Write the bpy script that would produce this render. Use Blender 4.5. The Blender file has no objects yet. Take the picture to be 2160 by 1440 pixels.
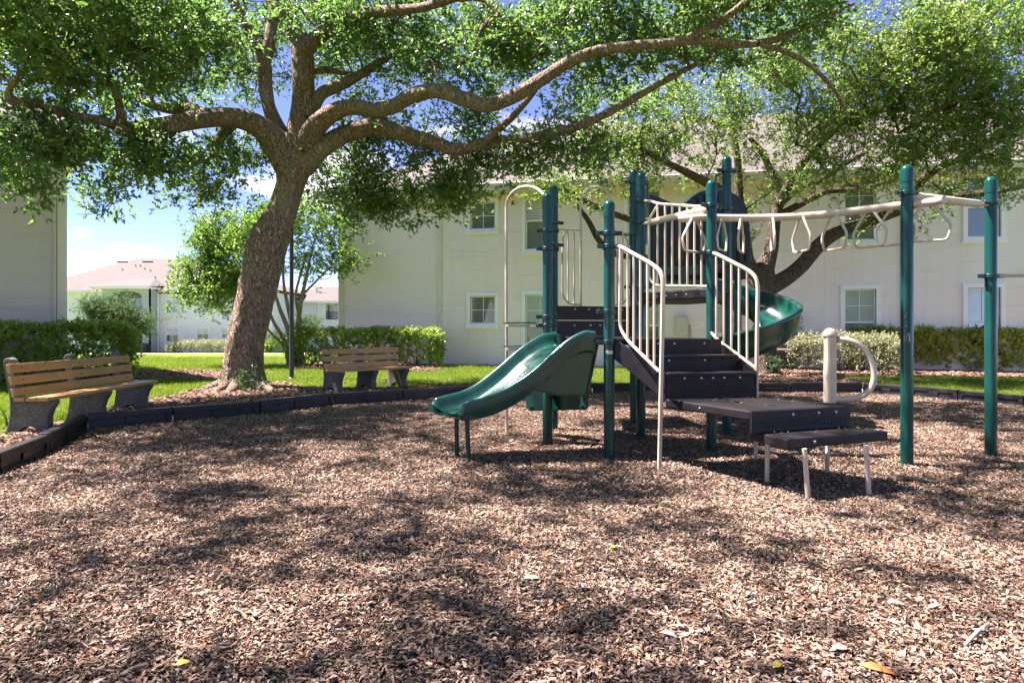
import bpy, bmesh, math, random
import numpy as np
from mathutils import Vector, Matrix, noise

R = math.radians
rng = np.random.default_rng(7)
random.seed(7)
scene = bpy.context.scene
COL = scene.collection

# ------------------------------------------------------------------ camera, sky, sun, exposure
F = 1400.0            # focal length in pixels of the 2160 px wide photograph
H = 1.25              # camera height
CX, HY = 1080.0, 690.0
cam = bpy.data.cameras.new("camera")
cam.sensor_width = 36.0
cam.lens = 36.0 * F / 2160.0
cam.shift_y = -(720.0 - HY) / 2160.0
cam.clip_start = 0.05
cam.clip_end = 3000
camo = bpy.data.objects.new("camera", cam)
camo.location = (0, 0, H)
camo.rotation_euler = (R(90), 0, 0)
COL.objects.link(camo)
scene.camera = camo

SUN = Vector((-0.60, 0.14, 1.05)).normalized()      # from the scene towards the sun
EXPOSURE = 2.4
world = bpy.data.worlds.new("World")
scene.world = world
world.use_nodes = True
wn, wl = world.node_tree.nodes, world.node_tree.links
wn.clear()
wo = wn.new("ShaderNodeOutputWorld")
wb = wn.new("ShaderNodeBackground")
sk = wn.new("ShaderNodeTexSky")
sk.sky_type = 'NISHITA'
sk.sun_disc = False
sk.sun_elevation = math.asin(SUN.z)
sk.sun_rotation = math.atan2(SUN.x, SUN.y)
sk.air_density = 0.20
sk.dust_density = 0.0
sk.ozone_density = 1.0
wtc = wn.new("ShaderNodeTexCoord")
wmp = wn.new("ShaderNodeMapping")
wmp.inputs['Scale'].default_value = (1, 1, 2.6)
wmp.inputs['Location'].default_value = (0.35, 0.1, 0.0)
wnz = wn.new("ShaderNodeTexNoise")
wnz.inputs['Scale'].default_value = 4.2
wnz.inputs['Detail'].default_value = 7
wnz.inputs['Roughness'].default_value = 0.5
wrp = wn.new("ShaderNodeValToRGB")
wrp.color_ramp.elements[0].position = 0.58
wrp.color_ramp.elements[1].position = 0.72
wmx = wn.new("ShaderNodeMixRGB")
wmx.inputs['Color2'].default_value = (3.2, 3.2, 3.4, 1)
wl.new(wtc.outputs['Generated'], wmp.inputs['Vector'])
wl.new(wmp.outputs[0], wnz.inputs['Vector'])
wl.new(wnz.outputs[0], wrp.inputs[0])
wl.new(wrp.outputs[0], wmx.inputs['Fac'])
wl.new(sk.outputs[0], wmx.inputs['Color1'])
wl.new(wmx.outputs[0], wb.inputs['Color'])
wb.inputs['Strength'].default_value = 0.125
wl.new(wb.outputs[0], wo.inputs[0])

sl = bpy.data.lights.new("sun", 'SUN')
sl.energy = 5.0
sl.angle = R(0.8)
sl.color = (1.0, 0.95, 0.86)
so = bpy.data.objects.new("sun", sl)
so.rotation_euler = SUN.to_track_quat('Z', 'Y').to_euler()
so.location = (0, 0, 30)
COL.objects.link(so)

vs = scene.view_settings
vs.view_transform = 'Standard'
vs.look = 'None'
vs.gamma = 1.0
vs.use_curve_mapping = False
vs.exposure = EXPOSURE
vs.use_white_balance = True          # the photograph is balanced for the shade
vs.white_balance_temperature = 6600
vs.white_balance_tint = 29
scene.render.engine = 'CYCLES'
scene.cycles.max_bounces = 7
scene.cycles.diffuse_bounces = 4
scene.cycles.glossy_bounces = 3
scene.cycles.transmission_bounces = 4
scene.cycles.caustics_reflective = False
scene.cycles.caustics_refractive = False

# ------------------------------------------------------------------ placing helpers
GZ = 0.08             # level of the ground outside the mulch pit


def D(px, py, Y):
    return Vector(((px - CX) / F * Y, Y, H + (HY - py) / F * Y))


def G(px, py, z=0.0):
    Y = (H - z) * F / (py - HY)
    return Vector(((px - CX) / F * Y, Y, z))


def PV(A, B, px, py):
    """point of the vertical plane through A and B"""
    d = Vector(((px - CX) / F, 1.0, (HY - py) / F))
    ux, uy = B[0] - A[0], B[1] - A[1]
    nx, ny = -uy, ux
    t = (A[0] * nx + A[1] * ny) / (d.x * nx + d.y * ny)
    return Vector((d.x * t, d.y * t, H + d.z * t))


def far_z(y):
    t = min(max((y - 21.0) / 35.0, 0.0), 1.0)
    return GZ - 1.0 * (t * t * (3 - 2 * t))


# ------------------------------------------------------------------ mesh helpers
class MB:
    def __init__(self):
        self.v, self.f, self.mi = [], [], []

    def add(self, vs_, fs, mi=0):
        o = len(self.v)
        self.v.extend([tuple(p) for p in vs_])
        for f in fs:
            self.f.append(tuple(i + o for i in f))
            self.mi.append(mi)
        return self

    def box(self, c, s, ax=None, mi=0):
        """box centred at c, full sizes s, axes ax (3 vectors)"""
        c = Vector(c)
        if ax is None:
            ax = (Vector((1, 0, 0)), Vector((0, 1, 0)), Vector((0, 0, 1)))
        vs_ = []
        for k in (-.5, .5):
            for j in (-.5, .5):
                for i in (-.5, .5):
                    vs_.append(c + ax[0] * (i * s[0]) + ax[1] * (j * s[1]) + ax[2] * (k * s[2]))
        return self.add(vs_, [(0, 2, 3, 1), (4, 5, 7, 6), (0, 1, 5, 4), (2, 6, 7, 3), (0, 4, 6, 2), (1, 3, 7, 5)], mi)

    def bar(self, a, b, w, h, mi=0):
        """box beam from a to b; w sideways, h in its upright"""
        a, b = Vector(a), Vector(b)
        d = (b - a)
        L = d.length
        d.normalize()
        side = d.cross(Vector((0, 0, 1)))
        if side.length < 1e-4:
            side = Vector((1, 0, 0))
        side.normalize()
        up = side.cross(d)
        return self.box((a + b) / 2, (L, w, h), (d, side, up), mi)

    def prism(self, poly, vec, mi=0):
        """polygon (3d points) pushed along vec"""
        vec = Vector(vec)
        n = len(poly)
        a = [Vector(p) for p in poly]
        nrm = Vector((0, 0, 0))
        for i in range(n):
            nrm += a[i].cross(a[(i + 1) % n])
        if nrm.dot(vec) > 0:
            a.reverse()
        b = [p + vec for p in a]
        fs = [tuple(range(n)), tuple(reversed(range(n, 2 * n)))]
        for i in range(n):
            j = (i + 1) % n
            fs.append((j, i, i + n, j + n))
        return self.add(a + b, fs, mi)

    def tube(self, pts, r, n=8, closed=False, cap=True, mi=0):
        pts = [Vector(p) for p in pts]
        m = len(pts)
        rs = r if hasattr(r, '__len__') else [r] * m
        T = []
        for i in range(m):
            if closed:
                t = pts[(i + 1) % m] - pts[i - 1]
            else:
                t = pts[min(i + 1, m - 1)] - pts[max(i - 1, 0)]
            T.append(t.normalized())
        u = T[0].orthogonal().normalized()
        vs_ = []
        for i in range(m):
            u = (u - T[i] * u.dot(T[i]))
            if u.length < 1e-5:
                u = T[i].orthogonal()
            u.normalize()
            w = T[i].cross(u)
            for k in range(n):
                a = 2 * math.pi * k / n
                vs_.append(pts[i] + (u * math.cos(a) + w * math.sin(a)) * rs[i])
        fs = []
        for i in range(m if closed else m - 1):
            i2 = (i + 1) % m
            for k in range(n):
                k2 = (k + 1) % n
                fs.append((i * n + k, i * n + k2, i2 * n + k2, i2 * n + k))
        if cap and not closed:
            fs.append(tuple(reversed(range(n))))
            fs.append(tuple(range((m - 1) * n, m * n)))
        return self.add(vs_, fs, mi)

    def lathe(self, c, prof, n=16, axis=None, mi=0):
        """prof = [(r, h)...] along axis from c"""
        c = Vector(c)
        ax = Vector(axis or (0, 0, 1)).normalized()
        u = ax.orthogonal().normalized()
        w = ax.cross(u)
        vs_, fs = [], []
        for r, h in prof:
            for k in range(n):
                a = 2 * math.pi * k / n
                vs_.append(c + ax * h + (u * math.cos(a) + w * math.sin(a)) * max(r, 1e-4))
        for i in range(len(prof) - 1):
            for k in range(n):
                k2 = (k + 1) % n
                fs.append((i * n + k, i * n + k2, (i + 1) * n + k2, (i + 1) * n + k))
        fs.append(tuple(reversed(range(n))))
        fs.append(tuple(range((len(prof) - 1) * n, len(prof) * n)))
        return self.add(vs_, fs, mi)

    def mesh(self, name, mats, smooth=False):
        me = bpy.data.meshes.new(name)
        me.from_pydata(self.v, [], self.f)
        for m in (mats if isinstance(mats, (list, tuple)) else [mats]):
            me.materials.append(m)
        me.polygons.foreach_set('material_index', self.mi)
        if smooth:
            me.polygons.foreach_set('use_smooth', [True] * len(self.f))
        me.update()
        return me

    def build(self, name, mats, parent=None, smooth=False, bevel=0.0, sharp=35):
        off = parent['_o'] if parent is not None and '_o' in parent else None
        if off is not None:
            ox, oy, oz = off
            self.v = [(a - ox, b - oy, c - oz) for a, b, c in self.v]
        me = self.mesh(name, mats, smooth)
        o = bpy.data.objects.new(name, me)
        COL.objects.link(o)
        if parent is not None:
            o.parent = parent
            if off is not None:
                o['_o'] = list(off)
        if bevel > 0:
            b = o.modifiers.new("bevel", 'BEVEL')
            b.width = bevel
            b.segments = 2
            b.limit_method = 'ANGLE'
            b.angle_limit = R(40)
            b.harden_normals = False
        if smooth and sharp:
            try:
                me.set_sharp_from_angle(angle=R(sharp))
            except Exception:
                pass
        return o


def smooth_line(pts, k=6):
    """Catmull-Rom through pts (tuples of any length)"""
    P = [np.array(p, float) for p in pts]
    P = [2 * P[0] - P[1]] + P + [2 * P[-1] - P[-2]]
    out = []
    for i in range(1, len(P) - 2):
        for j in range(k):
            t = j / k
            p0, p1, p2, p3 = P[i - 1], P[i], P[i + 1], P[i + 2]
            out.append(0.5 * ((2 * p1) + (p2 - p0) * t + (2 * p0 - 5 * p1 + 4 * p2 - p3) * t * t + (3 * p1 - p0 - 3 * p2 + p3) * t ** 3))
    out.append(P[-2])
    return out


def round_path(pts, r=0.06, k=5, closed=False):
    """polyline with its corners rounded"""
    pts = [Vector(p) for p in pts]
    out = []
    n = len(pts)
    for i in range(n):
        if not closed and i in (0, n - 1):
            out.append(pts[i])
            continue
        p, a, b = pts[i], pts[i - 1], pts[(i + 1) % n]
        da, db = (a - p), (b - p)
        ra = min(r, da.length * .45)
        rb = min(r, db.length * .45)
        A, B = p + da.normalized() * ra, p + db.normalized() * rb
        for j in range(k + 1):
            t = j / k
            out.append(A * (1 - t) ** 2 + p * 2 * t * (1 - t) + B * t * t)
    return out


def thing(name, label, cat, loc=(0, 0, 0), group=None):
    o = bpy.data.objects.new(name, None)
    o.empty_display_size = 0.2
    COL.objects.link(o)
    o.location = loc
    o['_o'] = [float(loc[0]), float(loc[1]), float(loc[2])]
    o['label'] = label
    o['category'] = cat
    if group:
        o['group'] = group
    return o


def tag(o, label, cat, group=None):
    o['label'] = label
    o['category'] = cat
    if group:
        o['group'] = group
    return o


# ------------------------------------------------------------------ materials
def new_mat(name):
    m = bpy.data.materials.new(name)
    m.use_nodes = True
    nt = m.node_tree
    nt.nodes.clear()
    out = nt.nodes.new("ShaderNodeOutputMaterial")
    return m, nt, out


def N(nt, kind, **kw):
    n = nt.nodes.new(kind)
    for k, v in kw.items():
        if k in n.inputs:
            n.inputs[k].default_value = v
        else:
            setattr(n, k, v)
    return n


def c4(c):
    return (c[0], c[1], c[2], 1.0)


def pbr(name, col, col2=None, rough=0.6, scale=6.0, detail=6, bump=0.0, bscale=40.0, spec=0.5, metal=0.0,
        stretch=(1, 1, 1), lo=0.35, hi=0.7, speck=None, speck_scale=60, speck_pos=0.66, coat=0.0, rvar=0.0):
    m, nt, out = new_mat(name)
    L = nt.links
    p = N(nt, "ShaderNodeBsdfPrincipled", Roughness=rough, Metallic=metal)
    p.inputs['Specular IOR Level'].default_value = spec
    if coat:
        p.inputs['Coat Weight'].default_value = coat
        p.inputs['Coat Roughness'].default_value = 0.15
    tc = N(nt, "ShaderNodeTexCoord")
    mp = N(nt, "ShaderNodeMapping")
    mp.inputs['Scale'].default_value = stretch
    L.new(tc.outputs['Object'], mp.inputs['Vector'])
    nz = N(nt, "ShaderNodeTexNoise", Scale=scale, Detail=detail)
    L.new(mp.outputs[0], nz.inputs['Vector'])
    rp = N(nt, "ShaderNodeValToRGB")
    rp.color_ramp.elements[0].position = lo
    rp.color_ramp.elements[1].position = hi
    rp.color_ramp.elements[0].color = c4(col)
    rp.color_ramp.elements[1].color = c4(col2 or tuple(x * .8 for x in col))
    L.new(nz.outputs[0], rp.inputs[0])
    last = rp.outputs[0]
    if speck:
        n2 = N(nt, "ShaderNodeTexNoise", Scale=speck_scale, Detail=4)
        L.new(mp.outputs[0], n2.inputs['Vector'])
        r2 = N(nt, "ShaderNodeValToRGB")
        r2.color_ramp.elements[0].position = speck_pos - .04
        r2.color_ramp.elements[1].position = speck_pos + .03
        L.new(n2.outputs[0], r2.inputs[0])
        mx = N(nt, "ShaderNodeMixRGB")
        mx.inputs['Color2'].default_value = c4(speck)
        L.new(r2.outputs[0], mx.inputs['Fac'])
        L.new(last, mx.inputs['Color1'])
        last = mx.outputs[0]
    L.new(last, p.inputs['Base Color'])
    if rvar:
        ma = N(nt, "ShaderNodeMath", operation='MULTIPLY_ADD')
        ma.inputs[1].default_value = rvar
        ma.inputs[2].default_value = rough - rvar / 2
        L.new(nz.outputs[0], ma.inputs[0])
        L.new(ma.outputs[0], p.inputs['Roughness'])
    if bump:
        n3 = N(nt, "ShaderNodeTexNoise", Scale=bscale, Detail=5)
        L.new(mp.outputs[0], n3.inputs['Vector'])
        bp = N(nt, "ShaderNodeBump", Strength=1.0, Distance=bump)
        L.new(n3.outputs[0], bp.inputs['Height'])
        L.new(bp.outputs[0], p.inputs['Normal'])
    L.new(p.outputs[0], out.inputs[0])
    return m


def leaf_mat(name, dark, light, trans, rough=0.38, tw=0.42, tint='GEOMETRY'):
    m, nt, out = new_mat(name)
    L = nt.links
    a = N(nt, "ShaderNodeAttribute", attribute_name='leafc', attribute_type='GEOMETRY')
    b = N(nt, "ShaderNodeAttribute", attribute_name='tint', attribute_type=tint)
    ad = N(nt, "ShaderNodeMath", operation='ADD')
    L.new(a.outputs['Fac'], ad.inputs[0])
    L.new(b.outputs['Fac'], ad.inputs[1])
    hf = N(nt, "ShaderNodeMath", operation='MULTIPLY')
    hf.inputs[1].default_value = 0.5
    L.new(ad.outputs[0], hf.inputs[0])
    r1 = N(nt, "ShaderNodeValToRGB")
    r1.color_ramp.elements[0].color = c4(dark)
    r1.color_ramp.elements[1].color = c4(light)
    r1.color_ramp.elements[0].position = .15
    r1.color_ramp.elements[1].position = .85
    L.new(hf.outputs[0], r1.inputs[0])
    p = N(nt, "ShaderNodeBsdfPrincipled", Roughness=rough)
    p.inputs['Specular IOR Level'].default_value = 0.6
    L.new(r1.outputs[0], p.inputs['Base Color'])
    tr = N(nt, "ShaderNodeBsdfTranslucent")
    hv = N(nt, "ShaderNodeMixRGB", blend_type='MULTIPLY')
    hv.inputs['Fac'].default_value = 0.0
    r2 = N(nt, "ShaderNodeValToRGB")
    r2.color_ramp.elements[0].color = c4(tuple(x * .6 for x in trans))
    r2.color_ramp.elements[1].color = c4(trans)
    L.new(hf.outputs[0], r2.inputs[0])
    L.new(r2.outputs[0], tr.inputs['Color'])
    mx = N(nt, "ShaderNodeMixShader")
    mx.inputs[0].default_value = tw
    L.new(p.outputs[0], mx.inputs[1])
    L.new(tr.outputs[0], mx.inputs[2])
    L.new(mx.outputs[0], out.inputs[0])
    return m


def litter_mat(name, stops, rough=0.85, trans=0.0):
    m, nt, out = new_mat(name)
    L = nt.links
    a = N(nt, "ShaderNodeAttribute", attribute_name='leafc', attribute_type='GEOMETRY')
    r1 = N(nt, "ShaderNodeValToRGB")
    r1.color_ramp.interpolation = 'LINEAR'
    els = r1.color_ramp.elements
    while len(els) < len(stops):
        els.new(0.5)
    for e, (pos, c) in zip(els, stops):
        e.position = pos
        e.color = c4(c)
    b = N(nt, "ShaderNodeAttribute", attribute_name='tint', attribute_type='INSTANCER')
    m1 = N(nt, "ShaderNodeMath", operation='ADD')
    L.new(a.outputs['Fac'], m1.inputs[0])
    L.new(b.outputs['Fac'], m1.inputs[1])
    m2 = N(nt, "ShaderNodeMath", operation='FRACT')
    L.new(m1.outputs[0], m2.inputs[0])
    L.new(m2.outputs[0], r1.inputs[0])
    p = N(nt, "ShaderNodeBsdfPrincipled", Roughness=rough)
    p.inputs['Specular IOR Level'].default_value = 0.25
    L.new(r1.outputs[0], p.inputs['Base Color'])
    L.new(p.outputs[0], out.inputs[0])
    return m


def bark_mat(name, dark, mid, moss, vscale=9.0, depth=0.02):
    m, nt, out = new_mat(name)
    L = nt.links
    tc = N(nt, "ShaderNodeTexCoord")
    mp = N(nt, "ShaderNodeMapping")
    mp.inputs['Scale'].default_value = (1, 1, .26)
    L.new(tc.outputs['Object'], mp.inputs['Vector'])
    dn = N(nt, "ShaderNodeTexNoise", Scale=7.0, Detail=3)
    L.new(mp.outputs[0], dn.inputs['Vector'])
    mx0 = N(nt, "ShaderNodeMixRGB", blend_type='LINEAR_LIGHT')
    mx0.inputs['Fac'].default_value = 0.10
    L.new(mp.outputs[0], mx0.inputs['Color1'])
    L.new(dn.outputs['Color'], mx0.inputs['Color2'])
    vo = N(nt, "ShaderNodeTexVoronoi", feature='DISTANCE_TO_EDGE', Scale=vscale * 2.2)
    L.new(mx0.outputs[0], vo.inputs['Vector'])
    nz = N(nt, "ShaderNodeTexNoise", Scale=30.0, Detail=8, Roughness=.7)
    L.new(mp.outputs[0], nz.inputs['Vector'])
    cr = N(nt, "ShaderNodeValToRGB")
    cr.color_ramp.elements[0].position = 0.0
    cr.color_ramp.elements[1].position = 0.16
    cr.color_ramp.elements[0].color = c4(dark)
    cr.color_ramp.elements[1].color = c4(mid)
    L.new(vo.outputs[0], cr.inputs[0])
    c2 = N(nt, "ShaderNodeMixRGB", blend_type='MULTIPLY')
    c2.inputs['Fac'].default_value = 0.75
    r3 = N(nt, "ShaderNodeValToRGB")
    r3.color_ramp.elements[0].color = (.35, .33, .32, 1)
    r3.color_ramp.elements[0].position = .3
    r3.color_ramp.elements[1].color = (1.25, 1.2, 1.15, 1)
    r3.color_ramp.elements[1].position = .7
    L.new(nz.outputs[0], r3.inputs[0])
    L.new(cr.outputs[0], c2.inputs['Color1'])
    L.new(r3.outputs[0], c2.inputs['Color2'])
    mz = N(nt, "ShaderNodeTexNoise", Scale=1.6, Detail=7, Roughness=.65)
    L.new(tc.outputs['Object'], mz.inputs['Vector'])
    mr = N(nt, "ShaderNodeValToRGB")
    mr.color_ramp.elements[0].position = .5
    mr.color_ramp.elements[1].position = .68
    L.new(mz.outputs[0], mr.inputs[0])
    c3 = N(nt, "ShaderNodeMixRGB")
    c3.inputs['Color2'].default_value = c4(moss)
    sc = N(nt, "ShaderNodeMath", operation='MULTIPLY')
    sc.inputs[1].default_value = .6
    L.new(mr.outputs[0], sc.inputs[0])
    L.new(sc.outputs[0], c3.inputs['Fac'])
    L.new(c2.outputs[0], c3.inputs['Color1'])
    p = N(nt, "ShaderNodeBsdfPrincipled", Roughness=.88)
    p.inputs['Specular IOR Level'].default_value = 0.3
    L.new(c3.outputs[0], p.inputs['Base Color'])
    hr = N(nt, "ShaderNodeValToRGB")
    hr.color_ramp.elements[1].position = .3
    L.new(vo.outputs[0], hr.inputs[0])
    h = N(nt, "ShaderNodeMath", operation='MULTIPLY_ADD')
    h.inputs[1].default_value = .5
    L.new(nz.outputs[0], h.inputs[0])
    L.new(hr.outputs[0], h.inputs[2])
    bp = N(nt, "ShaderNodeBump", Strength=1.0, Distance=depth)
    L.new(h.outputs[0], bp.inputs['Height'])
    L.new(bp.outputs[0], p.inputs['Normal'])
    L.new(p.outputs[0], out.inputs[0])
    return m


def stucco_mat(name, col, col2, course=0.2):
    """painted block wall: faint courses, trowel texture and broad weathering"""
    m, nt, out = new_mat(name)
    L = nt.links
    tc = N(nt, "ShaderNodeTexCoord")
    nz = N(nt, "ShaderNodeTexNoise", Scale=.7, Detail=8, Roughness=.6)
    L.new(tc.outputs['Object'], nz.inputs['Vector'])
    rp = N(nt, "ShaderNodeValToRGB")
    rp.color_ramp.elements[0].color = c4(col)
    rp.color_ramp.elements[1].color = c4(col2)
    rp.color_ramp.elements[0].position = .3
    rp.color_ramp.elements[1].position = .75
    L.new(nz.outputs[0], rp.inputs[0])
    mp = N(nt, "ShaderNodeMapping")
    mp.inputs['Scale'].default_value = (.35, .35, 6)
    L.new(tc.outputs['Object'], mp.inputs['Vector'])
    st = N(nt, "ShaderNodeTexNoise", Scale=1.6, Detail=6)
    L.new(mp.outputs[0], st.inputs['Vector'])
    sr = N(nt, "ShaderNodeValToRGB")
    sr.color_ramp.elements[0].position = .60
    sr.color_ramp.elements[1].position = .66
    sr.color_ramp.elements[0].color = (1, 1, 1, 1)
    sr.color_ramp.elements[1].color = (.93, .92, .9, 1)
    L.new(st.outputs[0], sr.inputs[0])
    mx = N(nt, "ShaderNodeMixRGB", blend_type='MULTIPLY')
    mx.inputs['Fac'].default_value = 1
    L.new(rp.outputs[0], mx.inputs['Color1'])
    L.new(sr.outputs[0], mx.inputs['Color2'])
    mp2 = N(nt, "ShaderNodeMapping")
    mp2.inputs['Scale'].default_value = (3.2, 3.2, .22)
    L.new(tc.outputs['Object'], mp2.inputs['Vector'])
    vn = N(nt, "ShaderNodeTexNoise", Scale=1.5, Detail=7, Roughness=.65)
    L.new(mp2.outputs[0], vn.inputs['Vector'])
    vr = N(nt, "ShaderNodeValToRGB")
    vr.color_ramp.elements[0].position = .50
    vr.color_ramp.elements[1].position = .74
    vr.color_ramp.elements[0].color = (1, 1, 1, 1)
    vr.color_ramp.elements[1].color = (.945, .94, .93, 1)
    L.new(vn.outputs[0], vr.inputs[0])
    mx2 = N(nt, "ShaderNodeMixRGB", blend_type='MULTIPLY')
    mx2.inputs['Fac'].default_value = 1
    L.new(mx.outputs[0], mx2.inputs['Color1'])
    L.new(vr.outputs[0], mx2.inputs['Color2'])
    mx = mx2
    p = N(nt, "ShaderNodeBsdfPrincipled", Roughness=.85)
    p.inputs['Specular IOR Level'].default_value = 0.25
    L.new(mx.outputs[0], p.inputs['Base Color'])
    f = N(nt, "ShaderNodeTexNoise", Scale=55, Detail=5)
    L.new(tc.outputs['Object'], f.inputs['Vector'])
    ad = N(nt, "ShaderNodeMath", operation='MULTIPLY_ADD')
    ad.inputs[1].default_value = -.8
    L.new(sr.outputs[0], ad.inputs[0])
    L.new(f.outputs[0], ad.inputs[2])
    bp = N(nt, "ShaderNodeBump", Strength=.7, Distance=.006)
    L.new(ad.outputs[0], bp.inputs['Height'])
    L.new(bp.outputs[0], p.inputs['Normal'])
    L.new(p.outputs[0], out.inputs[0])
    return m


def roof_mat(name, col, col2):
    m, nt, out = new_mat(name)
    L = nt.links
    tc = N(nt, "ShaderNodeTexCoord")
    br = N(nt, "ShaderNodeTexBrick", Scale=1.0)
    br.inputs['Color1'].default_value = c4(col)
    br.inputs['Color2'].default_value = c4(col2)
    br.inputs['Mortar'].default_value = c4(tuple(x * .72 for x in col))
    br.inputs['Mortar Size'].default_value = .006
    br.inputs['Brick Width'].default_value = .3
    br.inputs['Row Height'].default_value = .13
    L.new(tc.outputs['UV'], br.inputs['Vector'])
    nz = N(nt, "ShaderNodeTexNoise", Scale=2.0, Detail=8)
    L.new(tc.outputs['Object'], nz.inputs['Vector'])
    mx = N(nt, "ShaderNodeMixRGB", blend_type='MULTIPLY')
    mx.inputs['Fac'].default_value = .35
    L.new(br.outputs[0], mx.inputs['Color1'])
    L.new(nz.outputs[0], mx.inputs['Color2'])
    p = N(nt, "ShaderNodeBsdfPrincipled", Roughness=.9)
    L.new(mx.outputs[0], p.inputs['Base Color'])
    L.new(p.outputs[0], out.inputs[0])
    return m


def ground_mat(name, a, b, c, scale=1.0, bump=.02, fine=60):
    m, nt, out = new_mat(name)
    L = nt.links
    tc = N(nt, "ShaderNodeTexCoord")
    n1 = N(nt, "ShaderNodeTexNoise", Scale=.45 * scale, Detail=8, Roughness=.65)
    n2 = N(nt, "ShaderNodeTexNoise", Scale=fine, Detail=6, Roughness=.75)
    L.new(tc.outputs['Object'], n1.inputs['Vector'])
    L.new(tc.outputs['Object'], n2.inputs['Vector'])
    r1 = N(nt, "ShaderNodeValToRGB")
    r1.color_ramp.elements[0].color = c4(a)
    r1.color_ramp.elements[1].color = c4(b)
    r1.color_ramp.elements[0].position = .35
    r1.color_ramp.elements[1].position = .65
    L.new(n1.outputs[0], r1.inputs[0])
    r2 = N(nt, "ShaderNodeValToRGB")
    r2.color_ramp.elements[0].position = .42
    r2.color_ramp.elements[1].position = .62
    L.new(n2.outputs[0], r2.inputs[0])
    mx = N(nt, "ShaderNodeMixRGB")
    mx.inputs['Color2'].default_value = c4(c)
    L.new(r2.outputs[0], mx.inputs['Fac'])
    L.new(r1.outputs[0], mx.inputs['Color1'])
    p = N(nt, "ShaderNodeBsdfPrincipled", Roughness=.9)
    p.inputs['Specular IOR Level'].default_value = 0.2
    L.new(mx.outputs[0], p.inputs['Base Color'])
    bp = N(nt, "ShaderNodeBump", Strength=1, Distance=bump)
    L.new(n2.outputs[0], bp.inputs['Height'])
    L.new(bp.outputs[0], p.inputs['Normal'])
    L.new(p.outputs[0], out.inputs[0])
    return m


def glass_mat(name, col, rough=.03, spec=.9):
    m, nt, out = new_mat(name)
    p = N(nt, "ShaderNodeBsdfPrincipled", Roughness=rough)
    p.inputs['Specular IOR Level'].default_value = spec
    p.inputs['IOR'].default_value = 1.6
    tc = N(nt, "ShaderNodeTexCoord")
    nz = N(nt, "ShaderNodeTexNoise", Scale=1.3, Detail=2)
    nt.links.new(tc.outputs['Object'], nz.inputs['Vector'])
    rp = N(nt, "ShaderNodeValToRGB")
    rp.color_ramp.elements[0].color = c4(tuple(x * .7 for x in col))
    rp.color_ramp.elements[1].color = c4(tuple(x * 1.3 for x in col))
    nt.links.new(nz.outputs[0], rp.inputs[0])
    nt.links.new(rp.outputs[0], p.inputs['Base Color'])
    bp = N(nt, "ShaderNodeBump", Strength=.25, Distance=.01)
    nt.links.new(nz.outputs[0], bp.inputs['Height'])
    nt.links.new(bp.outputs[0], p.inputs['Normal'])
    nt.links.new(p.outputs[0], out.inputs[0])
    return m


M = {}
M['stucco'] = stucco_mat('stucco_cream', (.89, .80, .78), (.83, .74, .715))
M['stucco_grey'] = stucco_mat('stucco_greige', (.62, .545, .51), (.55, .485, .445))
M['stucco_white'] = stucco_mat('stucco_white', (.82, .82, .83), (.76, .76, .78))
M['stucco_green'] = stucco_mat('stucco_sage', (.40, .47, .45), (.35, .41, .40))
M['trim'] = pbr('white_trim', (.90, .88, .90), (.84, .82, .84), rough=.5, scale=3)
M['fascia'] = pbr('cream_fascia', (.72, .69, .60), (.64, .61, .52), rough=.6, scale=2)
M['roof'] = roof_mat('shingle_roof', (.118, .106, .092), (.102, .093, .081))
M['glass'] = glass_mat('window_glass', (.16, .19, .18))
M['glass_light'] = glass_mat('window_glass_blind', (.36, .42, .37), rough=.06, spec=.8)
M['blind'] = pbr('blind_white', (.72, .73, .72), (.62, .64, .63), rough=.6, scale=2)
M['green'] = pbr('teal_powder_coat', (.002, .062, .052), (.001, .046, .040), rough=.20, scale=3, spec=.4, rvar=.1)
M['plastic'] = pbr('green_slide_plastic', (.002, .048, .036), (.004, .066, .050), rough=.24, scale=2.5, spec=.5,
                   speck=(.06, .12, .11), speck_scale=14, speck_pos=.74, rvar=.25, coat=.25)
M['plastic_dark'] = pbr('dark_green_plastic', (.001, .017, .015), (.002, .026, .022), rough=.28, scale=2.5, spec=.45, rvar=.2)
M['kick'] = pbr('teal_sheet_plastic', (.003, .10, .095), (.003, .08, .078), rough=.35, scale=4)
M['clamp'] = pbr('clamp_paint', (.001, .034, .034), (.001, .024, .025), rough=.3, scale=8)
M['cream'] = pbr('cream_powder_coat', (.56, .49, .38), (.49, .42, .31), rough=.36, scale=9, spec=.5,
                 speck=(.40, .28, .17), speck_scale=45, speck_pos=.70)
M['deck'] = pbr('dark_vinyl_deck', (.006, .005, .006), (.012, .010, .012), rough=.5, scale=5, bump=.0015, bscale=220,
                speck=(.10, .095, .09), speck_scale=70, speck_pos=.72, rvar=.2, spec=.35)
M['deck_brown'] = pbr('plum_vinyl_panel', (.026, .010, .015), (.018, .007, .011), rough=.5, scale=3, bump=.001, bscale=200)
M['bolt'] = pbr('zinc_bolt', (.62, .60, .58), (.45, .43, .41), rough=.4, metal=.6, scale=40)
M['hole'] = pbr('bolt_hole', (.006, .006, .007), rough=.8)
M['slat'] = pbr('tan_recycled_plastic_slat', (.50, .28, .11), (.42, .23, .088), rough=.45, scale=1.5, stretch=(1, 6, 12), bump=.0006,
                bscale=40, speck=(.52, .33, .14), speck_scale=20, speck_pos=.7)
M['concrete'] = pbr('mossy_concrete', (.13, .12, .115), (.075, .072, .070), rough=.92, scale=7, bump=.006, bscale=60,
                    speck=(.22, .22, .19), speck_scale=55, speck_pos=.62)
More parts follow.
